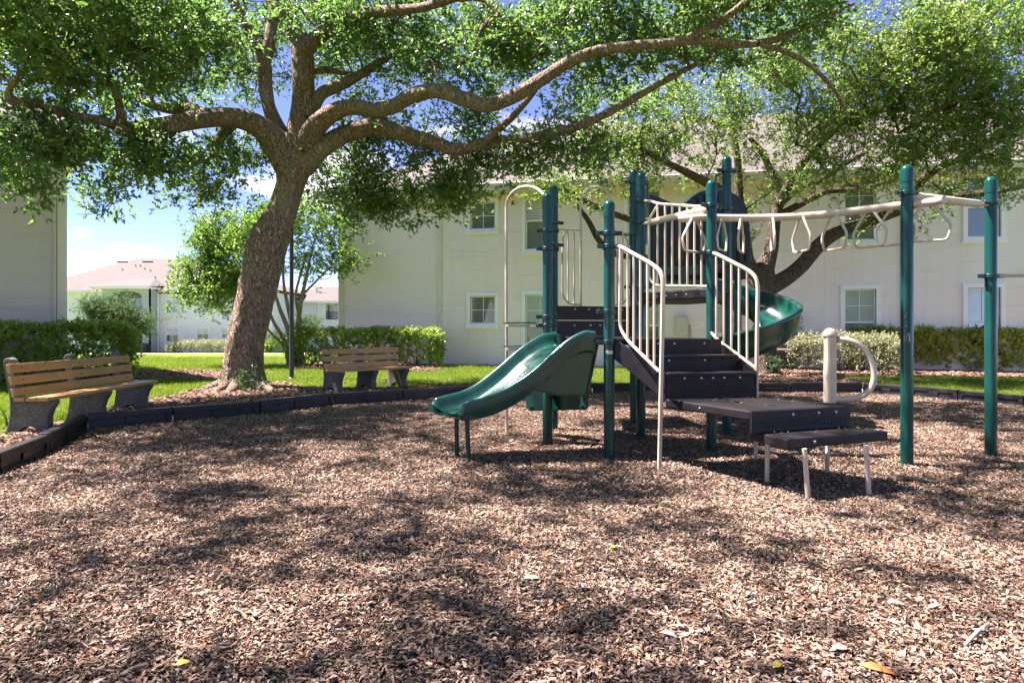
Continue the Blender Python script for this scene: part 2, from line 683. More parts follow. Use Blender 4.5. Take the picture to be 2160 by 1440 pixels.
M['black_plastic'] = pbr('black_plastic_timber', (.007, .007, .008), (.016, .016, .018), rough=.42, scale=4, bump=.002, bscale=90,
                         speck=(.12, .11, .10), speck_scale=40, speck_pos=.72, rvar=.2)
M['pole'] = pbr('dark_bronze_pole', (.020, .019, .020), (.040, .037, .036), rough=.4, scale=8)
M['utility'] = pbr('grey_utility_metal', (.42, .43, .43), (.34, .35, .35), rough=.45, scale=6)
M['utility_cream'] = pbr('painted_utility_box', (.60, .57, .50), (.54, .51, .45), rough=.6, scale=6)
M['face'] = pbr('meter_face', (.70, .71, .70), (.5, .51, .5), rough=.2, scale=12)
M['rust'] = pbr('rusty_grille', (.20, .09, .05), (.12, .07, .05), rough=.8, scale=20)
M['bark'] = bark_mat('live_oak_bark', (.055, .038, .029), (.42, .315, .24), (.30, .29, .18), vscale=13)
M['bark2'] = bark_mat('oak_bark_far', (.028, .020, .016), (.17, .125, .092), (.15, .14, .08), vscale=12)
M['bark3'] = bark_mat('smooth_grey_bark', (.16, .13, .07), (.30, .26, .16), (.26, .28, .12), vscale=5, depth=.006)
M['twig'] = pbr('twig_bark', (.10, .075, .05), (.16, .13, .09), rough=.9, scale=30)
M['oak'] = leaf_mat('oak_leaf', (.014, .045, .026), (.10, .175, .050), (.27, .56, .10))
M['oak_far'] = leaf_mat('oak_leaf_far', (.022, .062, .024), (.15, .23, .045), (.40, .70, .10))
M['small_leaf'] = leaf_mat('glossy_small_leaf', (.030, .090, .020), (.09, .19, .035), (.32, .62, .07), tw=.45)
M['hedge_leaf'] = leaf_mat('hedge_leaf', (.05, .15, .03), (.30, .44, .07), (.55, .78, .09), rough=.3, tw=.35)
M['hedge_yellow'] = leaf_mat('hedge_leaf_yellow', (.10, .17, .03), (.55, .60, .10), (.80, .85, .12), rough=.35, tw=.4)
M['hedge_silver'] = leaf_mat('hedge_leaf_silver', (.16, .20, .10), (.62, .64, .42), (.5, .56, .2), rough=.45, tw=.3)
M['dark_leaf'] = leaf_mat('dark_round_tree_leaf', (.016, .055, .022), (.10, .18, .06), (.14, .30, .07), tw=.3, rough=.8)
M['ivy'] = leaf_mat('ivy_leaf', (.015, .055, .022), (.04, .12, .04), (.12, .30, .06), tw=.3)
M['grass'] = leaf_mat('grass_blade', (.075, .13, .006), (.14, .21, .008), (.27, .43, .01), rough=.5, tw=.35, tint='INSTANCER')
M['lawn'] = ground_mat('lawn_ground', (.10, .16, .007), (.15, .21, .010), (.075, .11, .010), bump=.03, fine=30)
M['soil'] = ground_mat('mulch_base', (.085, .058, .042), (.13, .090, .066), (.020, .014, .011), bump=.03, fine=75)
M['chips'] = litter_mat('mulch_chips', [(0, (.030, .021, .016)), (.18, (.085, .054, .036)), (.42, (.20, .138, .096)),
                                        (.72, (.32, .238, .170)), (.90, (.52, .42, .315)), (.93, (.32, .13, .045)), (.96, (.24, .15, .10)), (1, (.06, .04, .03))])
M['chips_red'] = litter_mat('bed_mulch_chips', [(0, (.050, .030, .020)), (.25, (.17, .095, .062)), (.55, (.28, .180, .125)),
                                                (.85, (.40, .28, .20)), (1, (.13, .075, .05))])
M['paving'] = pbr('pale_concrete_path', (.52, .50, .46), (.44, .42, .39), rough=.9, scale=2)
M['dark_void'] = pbr('shaded_interior', (.05, .055, .055), (.035, .04, .04), rough=.9)
M['sticker'] = pbr('sticker_white', (.72, .72, .70), (.62, .62, .60), rough=.4)
M['ink'] = pbr('sticker_ink', (.10, .10, .12), rough=.5)


# ------------------------------------------------------------------ instancing of uncountable leaves, chips and blades
def instancer(name, variants, pts, rots, scl, tint, parent=None):
    """one object: small meshes scattered on points; used only for foliage, litter and grass"""
    n = len(pts)
    pts = np.asarray(pts, np.float32)
    off = parent['_o'] if parent is not None and '_o' in parent else None
    if off is not None:
        pts = pts - np.array(list(off), np.float32)
    me = bpy.data.meshes.new(name)
    me.vertices.add(n)
    me.vertices.foreach_set('co', pts.ravel())
    a = me.attributes.new('rot', 'FLOAT_VECTOR', 'POINT')
    a.data.foreach_set('vector', np.asarray(rots, np.float32).ravel())
    a = me.attributes.new('scl', 'FLOAT', 'POINT')
    a.data.foreach_set('value', np.asarray(scl, np.float32))
    a = me.attributes.new('tint', 'FLOAT', 'POINT')
    a.data.foreach_set('value', np.asarray(tint, np.float32))
    a = me.attributes.new('pick', 'INT', 'POINT')
    a.data.foreach_set('value', rng.integers(0, len(variants), n).astype(np.int32))
    me.update()
    o = bpy.data.objects.new(name, me)
    COL.objects.link(o)
    if parent is not None:
        o.parent = parent
    ng = bpy.data.node_groups.new(name + '_scatter', 'GeometryNodeTree')
    ng.interface.new_socket('Geometry', in_out='INPUT', socket_type='NodeSocketGeometry')
    ng.interface.new_socket('Geometry', in_out='OUTPUT', socket_type='NodeSocketGeometry')
    nd, lk = ng.nodes, ng.links
    gi, go = nd.new('NodeGroupInput'), nd.new('NodeGroupOutput')
    jn = nd.new('GeometryNodeJoinGeometry')
    for v in variants:
        oi = nd.new('GeometryNodeObjectInfo')
        oi.inputs['Object'].default_value = v
        oi.inputs['As Instance'].default_value = False
        g2 = nd.new('GeometryNodeGeometryToInstance')
        lk.new(oi.outputs['Geometry'], g2.inputs[0])
        lk.new(g2.outputs[0], jn.inputs[0])

    def attr(nm, t):
        x = nd.new('GeometryNodeInputNamedAttribute')
        x.data_type = t
        x.inputs['Name'].default_value = nm
        return x.outputs[0]
    ip = nd.new('GeometryNodeInstanceOnPoints')
    ip.inputs['Pick Instance'].default_value = True
    lk.new(gi.outputs[0], ip.inputs['Points'])
    lk.new(jn.outputs[0], ip.inputs['Instance'])
    lk.new(attr('pick', 'INT'), ip.inputs['Instance Index'])
    er = nd.new('FunctionNodeEulerToRotation')
    lk.new(attr('rot', 'FLOAT_VECTOR'), er.inputs[0])
    lk.new(er.outputs[0], ip.inputs['Rotation'])
    lk.new(attr('scl', 'FLOAT'), ip.inputs['Scale'])
    lk.new(ip.outputs[0], go.inputs[0])
    md = o.modifiers.new('scatter', 'NODES')
    md.node_group = ng
    return o


def realized(name, variants, pts, rots, scl, tint, parent=None):
    """foliage as one plain mesh: each twig variant copied with its own turn and size"""
    pts, rots = np.asarray(pts, np.float64), np.asarray(rots, np.float64)
    scl, tint = np.asarray(scl, np.float64), np.asarray(tint, np.float64)
    off = parent['_o'] if parent is not None and '_o' in parent else None
    if off is not None:
        pts = pts - np.array(list(off))
    pick = rng.integers(0, len(variants), len(pts))
    cx, sx, cy, sy, cz, sz = np.cos(rots[:, 0]), np.sin(rots[:, 0]), np.cos(rots[:, 1]), np.sin(rots[:, 1]), np.cos(rots[:, 2]), np.sin(rots[:, 2])
    Rm = np.empty((len(pts), 3, 3))
    Rm[:, 0, 0], Rm[:, 0, 1], Rm[:, 0, 2] = cz * cy, cz * sy * sx - sz * cx, cz * sy * cx + sz * sx
    Rm[:, 1, 0], Rm[:, 1, 1], Rm[:, 1, 2] = sz * cy, sz * sy * sx + cz * cx, sz * sy * cx - cz * sx
    Rm[:, 2, 0], Rm[:, 2, 1], Rm[:, 2, 2] = -sy, cy * sx, cy * cx
    Vs, Ts, Ls, Ms, Tn, base = [], [], [], [], [], 0
    for k, vo in enumerate(variants):
        sel = np.where(pick == k)[0]
        if not len(sel):
            continue
        me = vo.data
        co = np.empty(len(me.vertices) * 3)
        me.vertices.foreach_get('co', co)
        co = co.reshape(-1, 3)
        me.calc_loop_triangles()
        nt_ = len(me.loop_triangles)
        tr = np.empty(nt_ * 3, np.int32)
        me.loop_triangles.foreach_get('vertices', tr)
        tr = tr.reshape(-1, 3)
        pi = np.empty(nt_, np.int32)
        me.loop_triangles.foreach_get('polygon_index', pi)
        lc = np.empty(len(me.polygons), np.float32)
        me.attributes['leafc'].data.foreach_get('value', lc)
        mi = np.empty(len(me.polygons), np.int32)
        me.polygons.foreach_get('material_index', mi)
        W = np.einsum('nij,vj->nvi', Rm[sel], co) * scl[sel][:, None, None] + pts[sel][:, None, :]
        nv = len(co)
        Vs.append(W.reshape(-1, 3))
        Ts.append((tr[None] + (np.arange(len(sel)) * nv)[:, None, None] + base).reshape(-1, 3))
        Ls.append(np.tile(lc[pi], len(sel)))
        Ms.append(np.tile(mi[pi], len(sel)))
        Tn.append(np.repeat(tint[sel], nt_))
        base += nv * len(sel)
    V, T, Lc, Mi, Tt = np.concatenate(Vs), np.concatenate(Ts), np.concatenate(Ls), np.concatenate(Ms), np.concatenate(Tn)
    me = bpy.data.meshes.new(name)
    me.vertices.add(len(V))
    me.vertices.foreach_set('co', V.astype(np.float32).ravel())
    me.loops.add(len(T) * 3)
    me.loops.foreach_set('vertex_index', T.astype(np.int32).ravel())
    me.polygons.add(len(T))
    me.polygons.foreach_set('loop_start', (np.arange(len(T)) * 3).astype(np.int32))
    for m_ in variants[0].data.materials:
        me.materials.append(m_)
    me.polygons.foreach_set('material_index', Mi.astype(np.int32))
    me.update(calc_edges=True)
    a = me.attributes.new('leafc', 'FLOAT', 'FACE')
    a.data.foreach_set('value', Lc.astype(np.float32))
    a = me.attributes.new('tint', 'FLOAT', 'FACE')
    a.data.foreach_set('value', Tt.astype(np.float32))
    o = bpy.data.objects.new(name, me)
    COL.objects.link(o)
    o['kind'] = 'stuff'
    if parent is not None:
        o.parent = parent
    TRIS.append((name, len(T)))
    return o


TRIS = []


def variant(name, V, Fc, mats, leafc, mi=None):
    me = bpy.data.meshes.new(name)
    me.from_pydata([tuple(v) for v in V], [], Fc)
    for m in mats:
        me.materials.append(m)
    if mi is not None:
        me.polygons.foreach_set('material_index', mi)
    a = me.attributes.new('leafc', 'FLOAT', 'FACE')
    a.data.foreach_set('value', np.asarray(leafc, np.float32))
    me.update()
    return bpy.data.objects.new(name, me)      # kept out of the scene; only its mesh is scattered


def leaf_shape(base, d, up, L, W, fold=.25, droop=.15, five=True):
    """a small pointed leaf, 6 vertices, folded along its rib"""
    d = d.normalized()
    s = d.cross(up)
    if s.length < 1e-3:
        s = d.orthogonal()
    s.normalize()
    n = s.cross(d)
    b = base
    m1 = base + d * L * .35 - n * droop * L * .10
    m2 = base + d * L * .7 - n * droop * L * .35
    t = base + d * L - n * droop * L
    V = [b, m1 + s * W * .5 + n * fold * W * .5, m1, m1 - s * W * .5 + n * fold * W * .5,
         m2 + s * W * .38 + n * fold * W * .35, m2, m2 - s * W * .38 + n * fold * W * .35, t]
    Fc = [(0, 2, 1), (0, 3, 2), (1, 2, 5, 4), (2, 3, 6, 5), (4, 5, 7), (5, 6, 7)]
    return V, Fc


def flat_leaf(base, d, up, L, W, fold=.3):
    """leaf of two facets meeting at the rib"""
    d = d.normalized()
    s = d.cross(up)
    if s.length < 1e-3:
        s = d.orthogonal()
    s.normalize()
    n = s.cross(d)
    m = base + d * L * .45
    t = base + d * L - n * L * .12
    return [base, m + s * W * .5 + n * fold * W * .4, t, m - s * W * .5 + n * fold * W * .4], [(0, 2, 1), (0, 3, 2)]


def rv(s=1.0):
    return Vector((random.gauss(0, s), random.gauss(0, s), random.gauss(0, s)))


def twig_variant(name, mat, nleaf=24, length=.34, L=.062, W=.028, droopy=0.2, rich=True, spread=.9, stems=3):
    V, Fc, lc, mi = [], [], [], []
    segs = []
    for s in range(stems):
        d = Vector((random.uniform(-1, 1) * spread, random.uniform(-1, 1) * spread, random.uniform(.1, 1))).normalized()
        p = Vector((0, 0, 0))
        for k in range(3):
            q = p + d * length / 3
            segs.append((p, q))
            d = (d + rv(.25) - Vector((0, 0, droopy * .3))).normalized()
            p = q
    for a, b in segs:
        d = (b - a).normalized()
        u = d.orthogonal().normalized() * .0035
        o = len(V)
        V += [a + u, a - u, b - u * .6, b + u * .6]
        Fc.append((o, o + 1, o + 2, o + 3))
        lc.append(.3)
        mi.append(1)
    for i in range(nleaf):
        a, b = segs[random.randrange(len(segs))]
        p = a.lerp(b, random.random())
        d = ((b - a).normalized() * .7 + rv(.55)).normalized()
        up = (Vector((0, 0, 1)) + rv(.5)).normalized()
        l = L * random.uniform(.6, 1.15)
        w = W * random.uniform(.75, 1.2)
        vv, ff = (leaf_shape if rich else flat_leaf)(p, d, up, l, w)
        o = len(V)
        V += vv
        c = random.random()
        for f in ff:
            Fc.append(tuple(x + o for x in f))
            lc.append(c)
            mi.append(0)
    return variant(name, V, Fc, [mat, M['twig']], lc, mi)


OAK_V = [twig_variant('oak_twig', M['oak'], 24, .36, .100, .043, rich=False) for _ in range(8)]
FAR_V = [twig_variant('far_oak_twig', M['oak_far'], 24, .38, .078, .034, rich=False) for _ in range(6)]
SML_V = [twig_variant('small_tree_twig', M['small_leaf'], 30, .30, .07, .042, rich=False) for _ in range(6)]
HDG_V = [twig_variant('hedge_twig', M['hedge_leaf'], 20, .14, .075, .042, rich=False, droopy=0) for _ in range(6)]
HDY_V = [twig_variant('hedge_yellow_twig', M['hedge_yellow'], 20, .14, .072, .042, rich=False, droopy=0) for _ in range(6)]
HDS_V = [twig_variant('hedge_silver_twig', M['hedge_silver'], 26, .14, .042, .020, rich=False, droopy=0) for _ in range(6)]
DRK_V = [twig_variant('dark_tree_twig', M['dark_leaf'], 24, .38, .078, .034, rich=False) for _ in range(4)]
IVY_V = [twig_variant('ivy_twig', M['ivy'], 16, .16, .055, .042, rich=False, droopy=.1) for _ in range(4)]


def chip_patch(name, mat, n=165, rad=.22, lmin=.005, lmax=.033, wide=.29, leafy=.42):
    V, Fc, lc = [], [], []
    for i in range(n):
        r = rad * math.sqrt(random.random())
        a = random.uniform(0, 2 * math.pi)
        l = random.uniform(lmin, lmax) * (1 if random.random() > .09 else random.uniform(1.4, 2.1))
        w = l * random.uniform(wide * .6, wide * 1.3)
        th = random.uniform(0, 2 * math.pi)
        tilt = random.gauss(0, .22)
        roll = random.gauss(0, .3)
        d = Vector((math.cos(th) * math.cos(tilt), math.sin(th) * math.cos(tilt), math.sin(tilt)))
        up = Vector((math.sin(th) * math.sin(roll), -math.cos(th) * math.sin(roll), 1))
        p = Vector((r * math.cos(a), r * math.sin(a), random.uniform(.004, .020))) - d * l * .5
        o = len(V)
        if random.random() < leafy:
            vv, ff = leaf_shape(p, d, up, l * 1.15, w * 1.35, fold=random.uniform(-.5, .6), droop=random.uniform(-.25, .25))
        else:
            s = d.cross(up).normalized()
            nn = s.cross(d)
            e = random.uniform(.4, .9)
            c = random.uniform(-.006, .008)
            h = Vector((0, 0, random.uniform(.002, .005)))
            q = [p + s * w * .5 * e, p - s * w * .5 * e, p + d * l * .5 - s * w * .5 + nn * c, p + d * l - s * w * .4 * e,
                 p + d * l + s * w * .4 * e, p + d * l * .5 + s * w * .5 + nn * c]
            vv = q + [x - h for x in q]
            ff = [(0, 1, 2, 5), (5, 2, 3, 4), (0, 6, 7, 1), (1, 7, 8, 2), (2, 8, 9, 3), (3, 9, 10, 4), (4, 10, 11, 5), (5, 11, 6, 0)]
        V += vv
        c = random.random()
        for f in ff:
            Fc.append(tuple(x + o for x in f))
            lc.append(c)
    return variant(name, V, Fc, [mat], lc)


CHIP_V = [chip_patch('chip_patch', M['chips']) for _ in range(12)]
CHIPE_V = [chip_patch('edge_chip_patch', M['chips'], 16, .055) for _ in range(8)]
CHIPRE_V = [chip_patch('edge_bed_chip_patch', M['chips_red'], 12, .06, .02, .06) for _ in range(6)]
CHIPR_V = [chip_patch('bed_chip_patch', M['chips_red'], 60, .25, .02, .07) for _ in range(6)]


def tuft(name, n=26, rad=.10, h=.075):
    V, Fc, lc = [], [], []
    for i in range(n):
        r = rad * math.sqrt(random.random())
        a = random.uniform(0, 2 * math.pi)
        b = Vector((r * math.cos(a), r * math.sin(a), -.005))
        th = random.uniform(0, 2 * math.pi)
        s = Vector((math.cos(th), math.sin(th), 0)) * random.uniform(.0022, .004)
        ln = Vector((random.gauss(0, .35), random.gauss(0, .35), 1)).normalized()
        hh = h * random.uniform(.5, 1.2)
        m = b + ln * hh * .55
        t = m + (ln + Vector((random.gauss(0, .5), random.gauss(0, .5), -.1))).normalized() * hh * .5
        o = len(V)
        V += [b - s, b + s, m + s * .8, m - s * .8, t]
        c = random.random()
        Fc += [(o, o + 1, o + 2, o + 3), (o + 3, o + 2, o + 4)]
        lc += [c, c]
    return variant(name, V, Fc, [M['grass']], lc)


TUFT_V = [tuft('grass_tuft') for _ in range(6)]


# ------------------------------------------------------------------ the ground
BORDER_PX = [(0, 1000), (105, 953), (185, 908), (365, 890), (548, 875), (705, 855), (850, 845), (975, 836), (1110, 831), (1250, 828),
             (1390, 827), (1530, 827), (1668, 828), (1820, 829), (1920, 836), (2020, 846), (2160, 859)]
BORDER = [G(x, y) for x, y in BORDER_PX]
CLOSE = [(9.6, 8.6), (10.2, 6), (9.6, 3), (8.5, 0), (6, -3), (1, -4.5), (-3, -3), (-4.6, 0), (-4.9, 3)]
RING = [(p.x, p.y) for p in BORDER] + CLOSE
PC = (1.8, 4.2)


def seg_hit(cx, cy, dx, dy):
    best = None
    n = len(RING)
    for i in range(n):
        x1, y1 = RING[i]
        x2, y2 = RING[(i + 1) % n]
        ex, ey = x2 - x1, y2 - y1
        den = dx * ey - dy * ex
        if abs(den) < 1e-9:
            continue
        t = ((x1 - cx) * ey - (y1 - cy) * ex) / den
        s = ((x1 - cx) * dy - (y1 - cy) * dx) / den
        if t > 0 and -1e-6 <= s <= 1 + 1e-6:
            best = t if best is None else max(best, t)
    return best


def mulch_z(x, y):
    return .020 * noise.noise(Vector((x * .7, y * .7, 3.1)))


angs = [math.atan2(y - PC[1], x - PC[0]) for x, y in RING]
extra = list(np.linspace(-math.pi, math.pi, 120, endpoint=False))
AA = sorted(set([round(a, 5) for a in angs + extra]))
mp_ = MB()
V, Fc = [(PC[0], PC[1], mulch_z(*PC))], []
NR = 40
for a in AA:
    rr = seg_hit(PC[0], PC[1], math.cos(a), math.sin(a))
    for k in range(1, NR + 1):
        r = (rr + .05) * k / NR
        x, y = PC[0] + r * math.cos(a), PC[1] + r * math.sin(a)
        V.append((x, y, mulch_z(x, y)))
na = len(AA)
for i in range(na):
    j = (i + 1) % na
    Fc.append((0, 1 + i * NR, 1 + j * NR))
    for k in range(NR - 1):
        Fc.append((1 + i * NR + k, 1 + i * NR + k + 1, 1 + j * NR + k + 1, 1 + j * NR + k))
mp_.add(V, Fc)
o = mp_.build('playground_mulch_ground', M['soil'], smooth=True, sharp=0)
o['kind'] = 'structure'

V, Fc = [], []
RS = [.03, .12, .3, .7, 1.3, 2.2, 3.5, 5, 7, 9, 12, 15, 19, 24, 30, 38, 48, 60, 80, 120, 200, 400, 900]
for a in AA:
    rr = seg_hit(PC[0], PC[1], math.cos(a), math.sin(a))
    for k, dr in enumerate(RS):
        r = rr + dr
        x, y = PC[0] + r * math.cos(a), PC[1] + r * math.sin(a)
        z = far_z(y) + (.03 * noise.noise(Vector((x * .35, y * .35, 0))) if dr > 1 else 0)
        V.append((x, y, z))
nk = len(RS)
for i in range(na):
    j = (i + 1) % na
    for k in range(nk - 1):
        Fc.append((i * nk + k, i * nk + k + 1, j * nk + k + 1, j * nk + k))
o = MB().add(V, Fc).build('lawn', M['lawn'], smooth=True, sharp=0)
o['kind'] = 'structure'


def edge_dist_fast(x, y):
    return False


def lawn_z(x, y):
    if edge_dist_fast(x, y):
        return far_z(y)
    return far_z(y) + .03 * noise.noise(Vector((x * .35, y * .35, 0)))


def inside(poly, x, y):
    c = False
    n = len(poly)
    j = n - 1
    for i in range(n):
        xi, yi = poly[i][0], poly[i][1]
        xj, yj = poly[j][0], poly[j][1]
        if (yi > y) != (yj > y) and x < (xj - xi) * (y - yi) / (yj - yi) + xi:
            c = not c
        j = i
    return c


# mulch beds outside the pit, as sheets a little above the lawn
def bed(name, px, seed):
    pts = [G(x, y, GZ) if not isinstance(x, float) else Vector((x, y, GZ)) for x, y in px]
    poly = [(p.x, p.y) for p in pts]
    fine = []
    n = len(poly)
    for i in range(n):
        a, b = Vector((poly[i][0], poly[i][1], 0)), Vector((poly[(i + 1) % n][0], poly[(i + 1) % n][1], 0))
        m = max(1, int((b - a).length / .3))
        for k in range(m):
            q = a.lerp(b, k / m)
            w = noise.noise(Vector((q.x * 2, q.y * 2, seed)))
            fine.append((q.x + w * .12, q.y + w * .16))
    st_ = .10
    x0, x1 = min(p[0] for p in fine), max(p[0] for p in fine)
    y0, y1 = min(p[1] for p in fine), max(p[1] for p in fine)
    idx, V, Fc = {}, [], []

    def vid(i, j):
        if (i, j) not in idx:
            x, y = x0 + i * st_, y0 + j * st_
            idx[(i, j)] = len(V)
            V.append((x, y, lawn_z(x, y) + .018))
        return idx[(i, j)]
    for i in range(int((x1 - x0) / st_) + 1):
        for j in range(int((y1 - y0) / st_) + 1):
            x, y = x0 + (i + .5) * st_, y0 + (j + .5) * st_
            if inside(fine, x, y) and not inside(RING, x, y):
                Fc.append((vid(i, j), vid(i + 1, j), vid(i + 1, j + 1), vid(i, j + 1)))
    o = MB().add(V, Fc).build(name, M['soil'])
    o['kind'] = 'structure'
    return fine


def strip_in(i0, i1, push=.02):
    """border points pushed outwards, for the inner edge of a bed"""
    out = []
    for i in range(i0, i1 + 1):
        p = BORDER[i]
        d = Vector((p.x - PC[0], p.y - PC[1], 0)).normalized()
        q = p + d * push
        out.append((float(q.x), float(q.y)))
    return out


BEDS = []
BEDS.append(bed('tree_mulch_bed', strip_in(0, 9) + [(1240, 815), (1030, 812), (940, 815), (870, 820), (720, 823), (640, 820), (585, 813), (470, 813),
                                               (420, 826), (330, 843), (230, 868), (150, 888), (60, 905), (-30, 940)], 1.0))
BEDS.append(bed('oak_mulch_bed', strip_in(11, 13) + [(1850, 812), (1790, 803), (1700, 786), (1660, 775), (1560, 775), (1490, 790), (1440, 808)], 2.0))
BEDS.append(bed('lawn_mulch_strip', [(262, 801), (330, 797), (480, 797), (500, 786), (380, 783), (300, 784), (262, 788)], 3.0))
BEDS.append(bed('hedge_mulch_bed', [(-60, 815), (120, 808), (280, 794), (300, 786), (240, 778), (100, 780), (-60, 790)], 4.0))
BEDS.append(bed('hedge_bed', [(610, 778), (760, 782), (900, 785), (935, 779), (900, 770), (760, 768), (640, 768)], 5.0))
BEDS.append(bed('long_hedge_bed', [(1680, 789), (1830, 796), (1990, 794), (2200, 798), (2400, 802), (2400, 786), (2000, 778), (1700, 776)], 6.0))


def scatter_disc(poly_test, xs, ys, dens, zf, patch_n=None):
    pts = []
    st = 1 / math.sqrt(dens)
    gx_, gy_ = np.meshgrid(np.arange(xs[0], xs[1], st), np.arange(ys[0], ys[1], st))
    X = (gx_ + rng.uniform(-.1, 1.1, gx_.shape) * st).ravel()
    Y = (gy_ + rng.uniform(-.1, 1.1, gy_.shape) * st).ravel()
    for x, y in zip(X, Y):
        if poly_test(x, y):
            pts.append((x, y, zf(x, y)))
    return pts


def edge_dist(x, y):
    best = 9.0
    n = len(RING)
    for i in range(n):
        x1, y1 = RING[i]
        x2, y2 = RING[(i + 1) % n]
        ex, ey = x2 - x1, y2 - y1
        t = max(0.0, min(1.0, ((x - x1) * ex + (y - y1) * ey) / (ex * ex + ey * ey)))
        d = math.hypot(x - x1 - t * ex, y - y1 - t * ey)
        best = min(best, d)
    return best


def in_view(x, y, m=2.8):
    return y > -.5 and abs(x) < .79 * y + m


near = scatter_disc(lambda x, y: in_view(x, y) and inside(RING, x, y) and edge_dist(x, y) > .22, (-6, 7.6), (-.4, 5), 66, mulch_z)
farp = scatter_disc(lambda x, y: in_view(x, y) and inside(RING, x, y) and edge_dist(x, y) > .24, (-7, 11), (5, 13.2), 38, mulch_z)
pp = near + farp
n = len(pp)
o = instancer('wood_chip_mulch', CHIP_V, pp, np.stack([rng.normal(0, .02, n), rng.normal(0, .02, n), rng.uniform(0, 6.28, n)], 1),
              np.concatenate([rng.uniform(.75, 1.15, len(near)), rng.uniform(.8, 1.1, len(farp))]), rng.uniform(0, .12, n))
o['kind'] = 'stuff'
def along_ring(off0, off1, per_m, zf, view=True):
    pts = []
    n = len(RING)
    for i in range(n):
        a, b = Vector((*RING[i], 0)), Vector((*RING[(i + 1) % n], 0))
        d = (b - a)
        L_ = d.length
        d.normalize()
        out = Vector((d.y, -d.x, 0))
        if out.dot((a + b) / 2 - Vector((PC[0], PC[1], 0))) < 0:
            out = -out
        for _ in range(int(L_ * per_m)):
            p = a + d * random.random() * L_ + out * random.uniform(off0, off1)
            if in_view(p.x, p.y):
                pts.append((p.x, p.y, zf(p.x, p.y)))
    return pts


pp = [p for p in along_ring(-.26, -.03, 110, mulch_z) if inside(RING, p[0], p[1])]
n = len(pp)
o = instancer('wood_chip_mulch', CHIPE_V, pp, np.stack([rng.normal(0, .1, n), rng.normal(0, .1, n), rng.uniform(0, 6.28, n)], 1), rng.uniform(.8, 1.15, n), rng.uniform(0, .12, n))
o['kind'] = 'stuff'
pp = [p for p in along_ring(.15, .42, 110, lambda x, y: lawn_z(x, y) + .02) if not inside(RING, p[0], p[1]) and any(inside(b, p[0], p[1]) for b in BEDS)]
n = len(pp)
o = instancer('bed_mulch', CHIPRE_V, pp, np.stack([rng.normal(0, .1, n), rng.normal(0, .1, n), rng.uniform(0, 6.28, n)], 1), rng.uniform(.8, 1.3, n), rng.uniform(0, .12, n))
o['kind'] = 'stuff'
pp = []
for bd in BEDS:
    xs = [p[0] for p in bd]
    ys = [p[1] for p in bd]
    pp += scatter_disc(lambda x, y, bd=bd: inside(bd, x, y) and edge_dist(x, y) > .42, (min(xs), max(xs)), (min(ys), max(ys)), 30, lambda x, y: lawn_z(x, y) + .02)
n = len(pp)
o = instancer('bed_mulch', CHIPR_V, pp, np.stack([rng.normal(0, .05, n), rng.normal(0, .05, n), rng.uniform(0, 6.28, n)], 1),
              rng.uniform(.9, 1.4, n), rng.uniform(0, .12, n))
o['kind'] = 'stuff'


def grass_ok(x, y):
    if inside(RING, x, y) or abs(x) > .8 * y + 3.6 or edge_dist(x, y) < .20:
        return False
    for bd in BEDS:
        if inside(bd, x, y):
            return False
    return True


g1 = scatter_disc(grass_ok, (-14, 15), (2.5, 17), 85, lawn_z)
g2 = scatter_disc(grass_ok, (-17, 8), (17, 27), 34, lawn_z)
pp = g1 + g2
n = len(pp)
sc_ = np.concatenate([rng.uniform(.6, 1.15, len(g1)), rng.uniform(.9, 1.5, len(g2))])
o = instancer('grass', TUFT_V, pp, np.stack([rng.normal(0, .08, n), rng.normal(0, .08, n), rng.uniform(0, 6.28, n)], 1), sc_,
              np.array([.5 + .5 * noise.noise(Vector((p[0] * .8, p[1] * .8, 5))) for p in pp]))
o['kind'] = 'stuff'

# far path in front of the far building
pth = MB()
for i in range(14):
    x0, x1 = -34 + i * 2.4, -34 + (i + 1) * 2.4
    y = 52.5
    z = lambda yy: far_z(yy) + .05
    pth.add([(x0, y, z(y)), (x1, y, z(y)), (x1, y + 1.2, z(y + 1.2)), (x0, y + 1.2, z(y + 1.2))], [(0, 1, 2, 3)])
o = pth.build('concrete_path', M['paving'])
o['kind'] = 'structure'


# ------------------------------------------------------------------ playground border of black plastic timbers
bt = thing('playground_border', 'black plastic landscape timbers edging the mulch play area in a broken ring', 'edging', tuple(BORDER[3]))
nb = len(RING)
for i in range(len(RING)):
    a = Vector((RING[i][0], RING[i][1], 0))
    b = Vector((RING[(i + 1) % nb][0], RING[(i + 1) % nb][1], 0))
    d = (b - a)
    L = d.length
    k = max(1, round(L / 1.25))
    d.normalize()
    out = Vector((d.y, -d.x, 0))
    if out.dot((a + b) / 2 - Vector((PC[0], PC[1], 0))) < 0:
        out = -out
    up = Vector((0, 0, 1))
    for q in range(k):
        s = a + d * (L * q / k + .008)
        e = a + d * (L * (q + 1) / k - .008)
        jz = random.uniform(-.012, .014) + (.03 if i == 4 else 0)
        hh = .185 + jz
        LL = (e - s).length
        c = (s + e) / 2
        w = .10
        m = MB()
        base = s - up * .05
        # body with recessed inner face: rails top, bottom, ends and a set-back web
        m.box(c + out * (w / 2 + .006) + up * (hh / 2 - .025), (LL, w - .012, hh + .05), (d, out, up))
        m.box(c + out * .0 + up * (hh - .035), (LL, .0125, .07), (d, out, up))
        m.box(c + out * .0 + up * (.0), (LL, .0125, .07), (d, out, up))
        for t in (0.035, .5, .965):
            m.box(s + d * LL * t + out * .0 + up * (hh / 2 - .018), (.07 if t != .5 else .16, .012, hh - .107), (d, out, up))
        m.build('border_timber', M['black_plastic'], bt, bevel=.008)


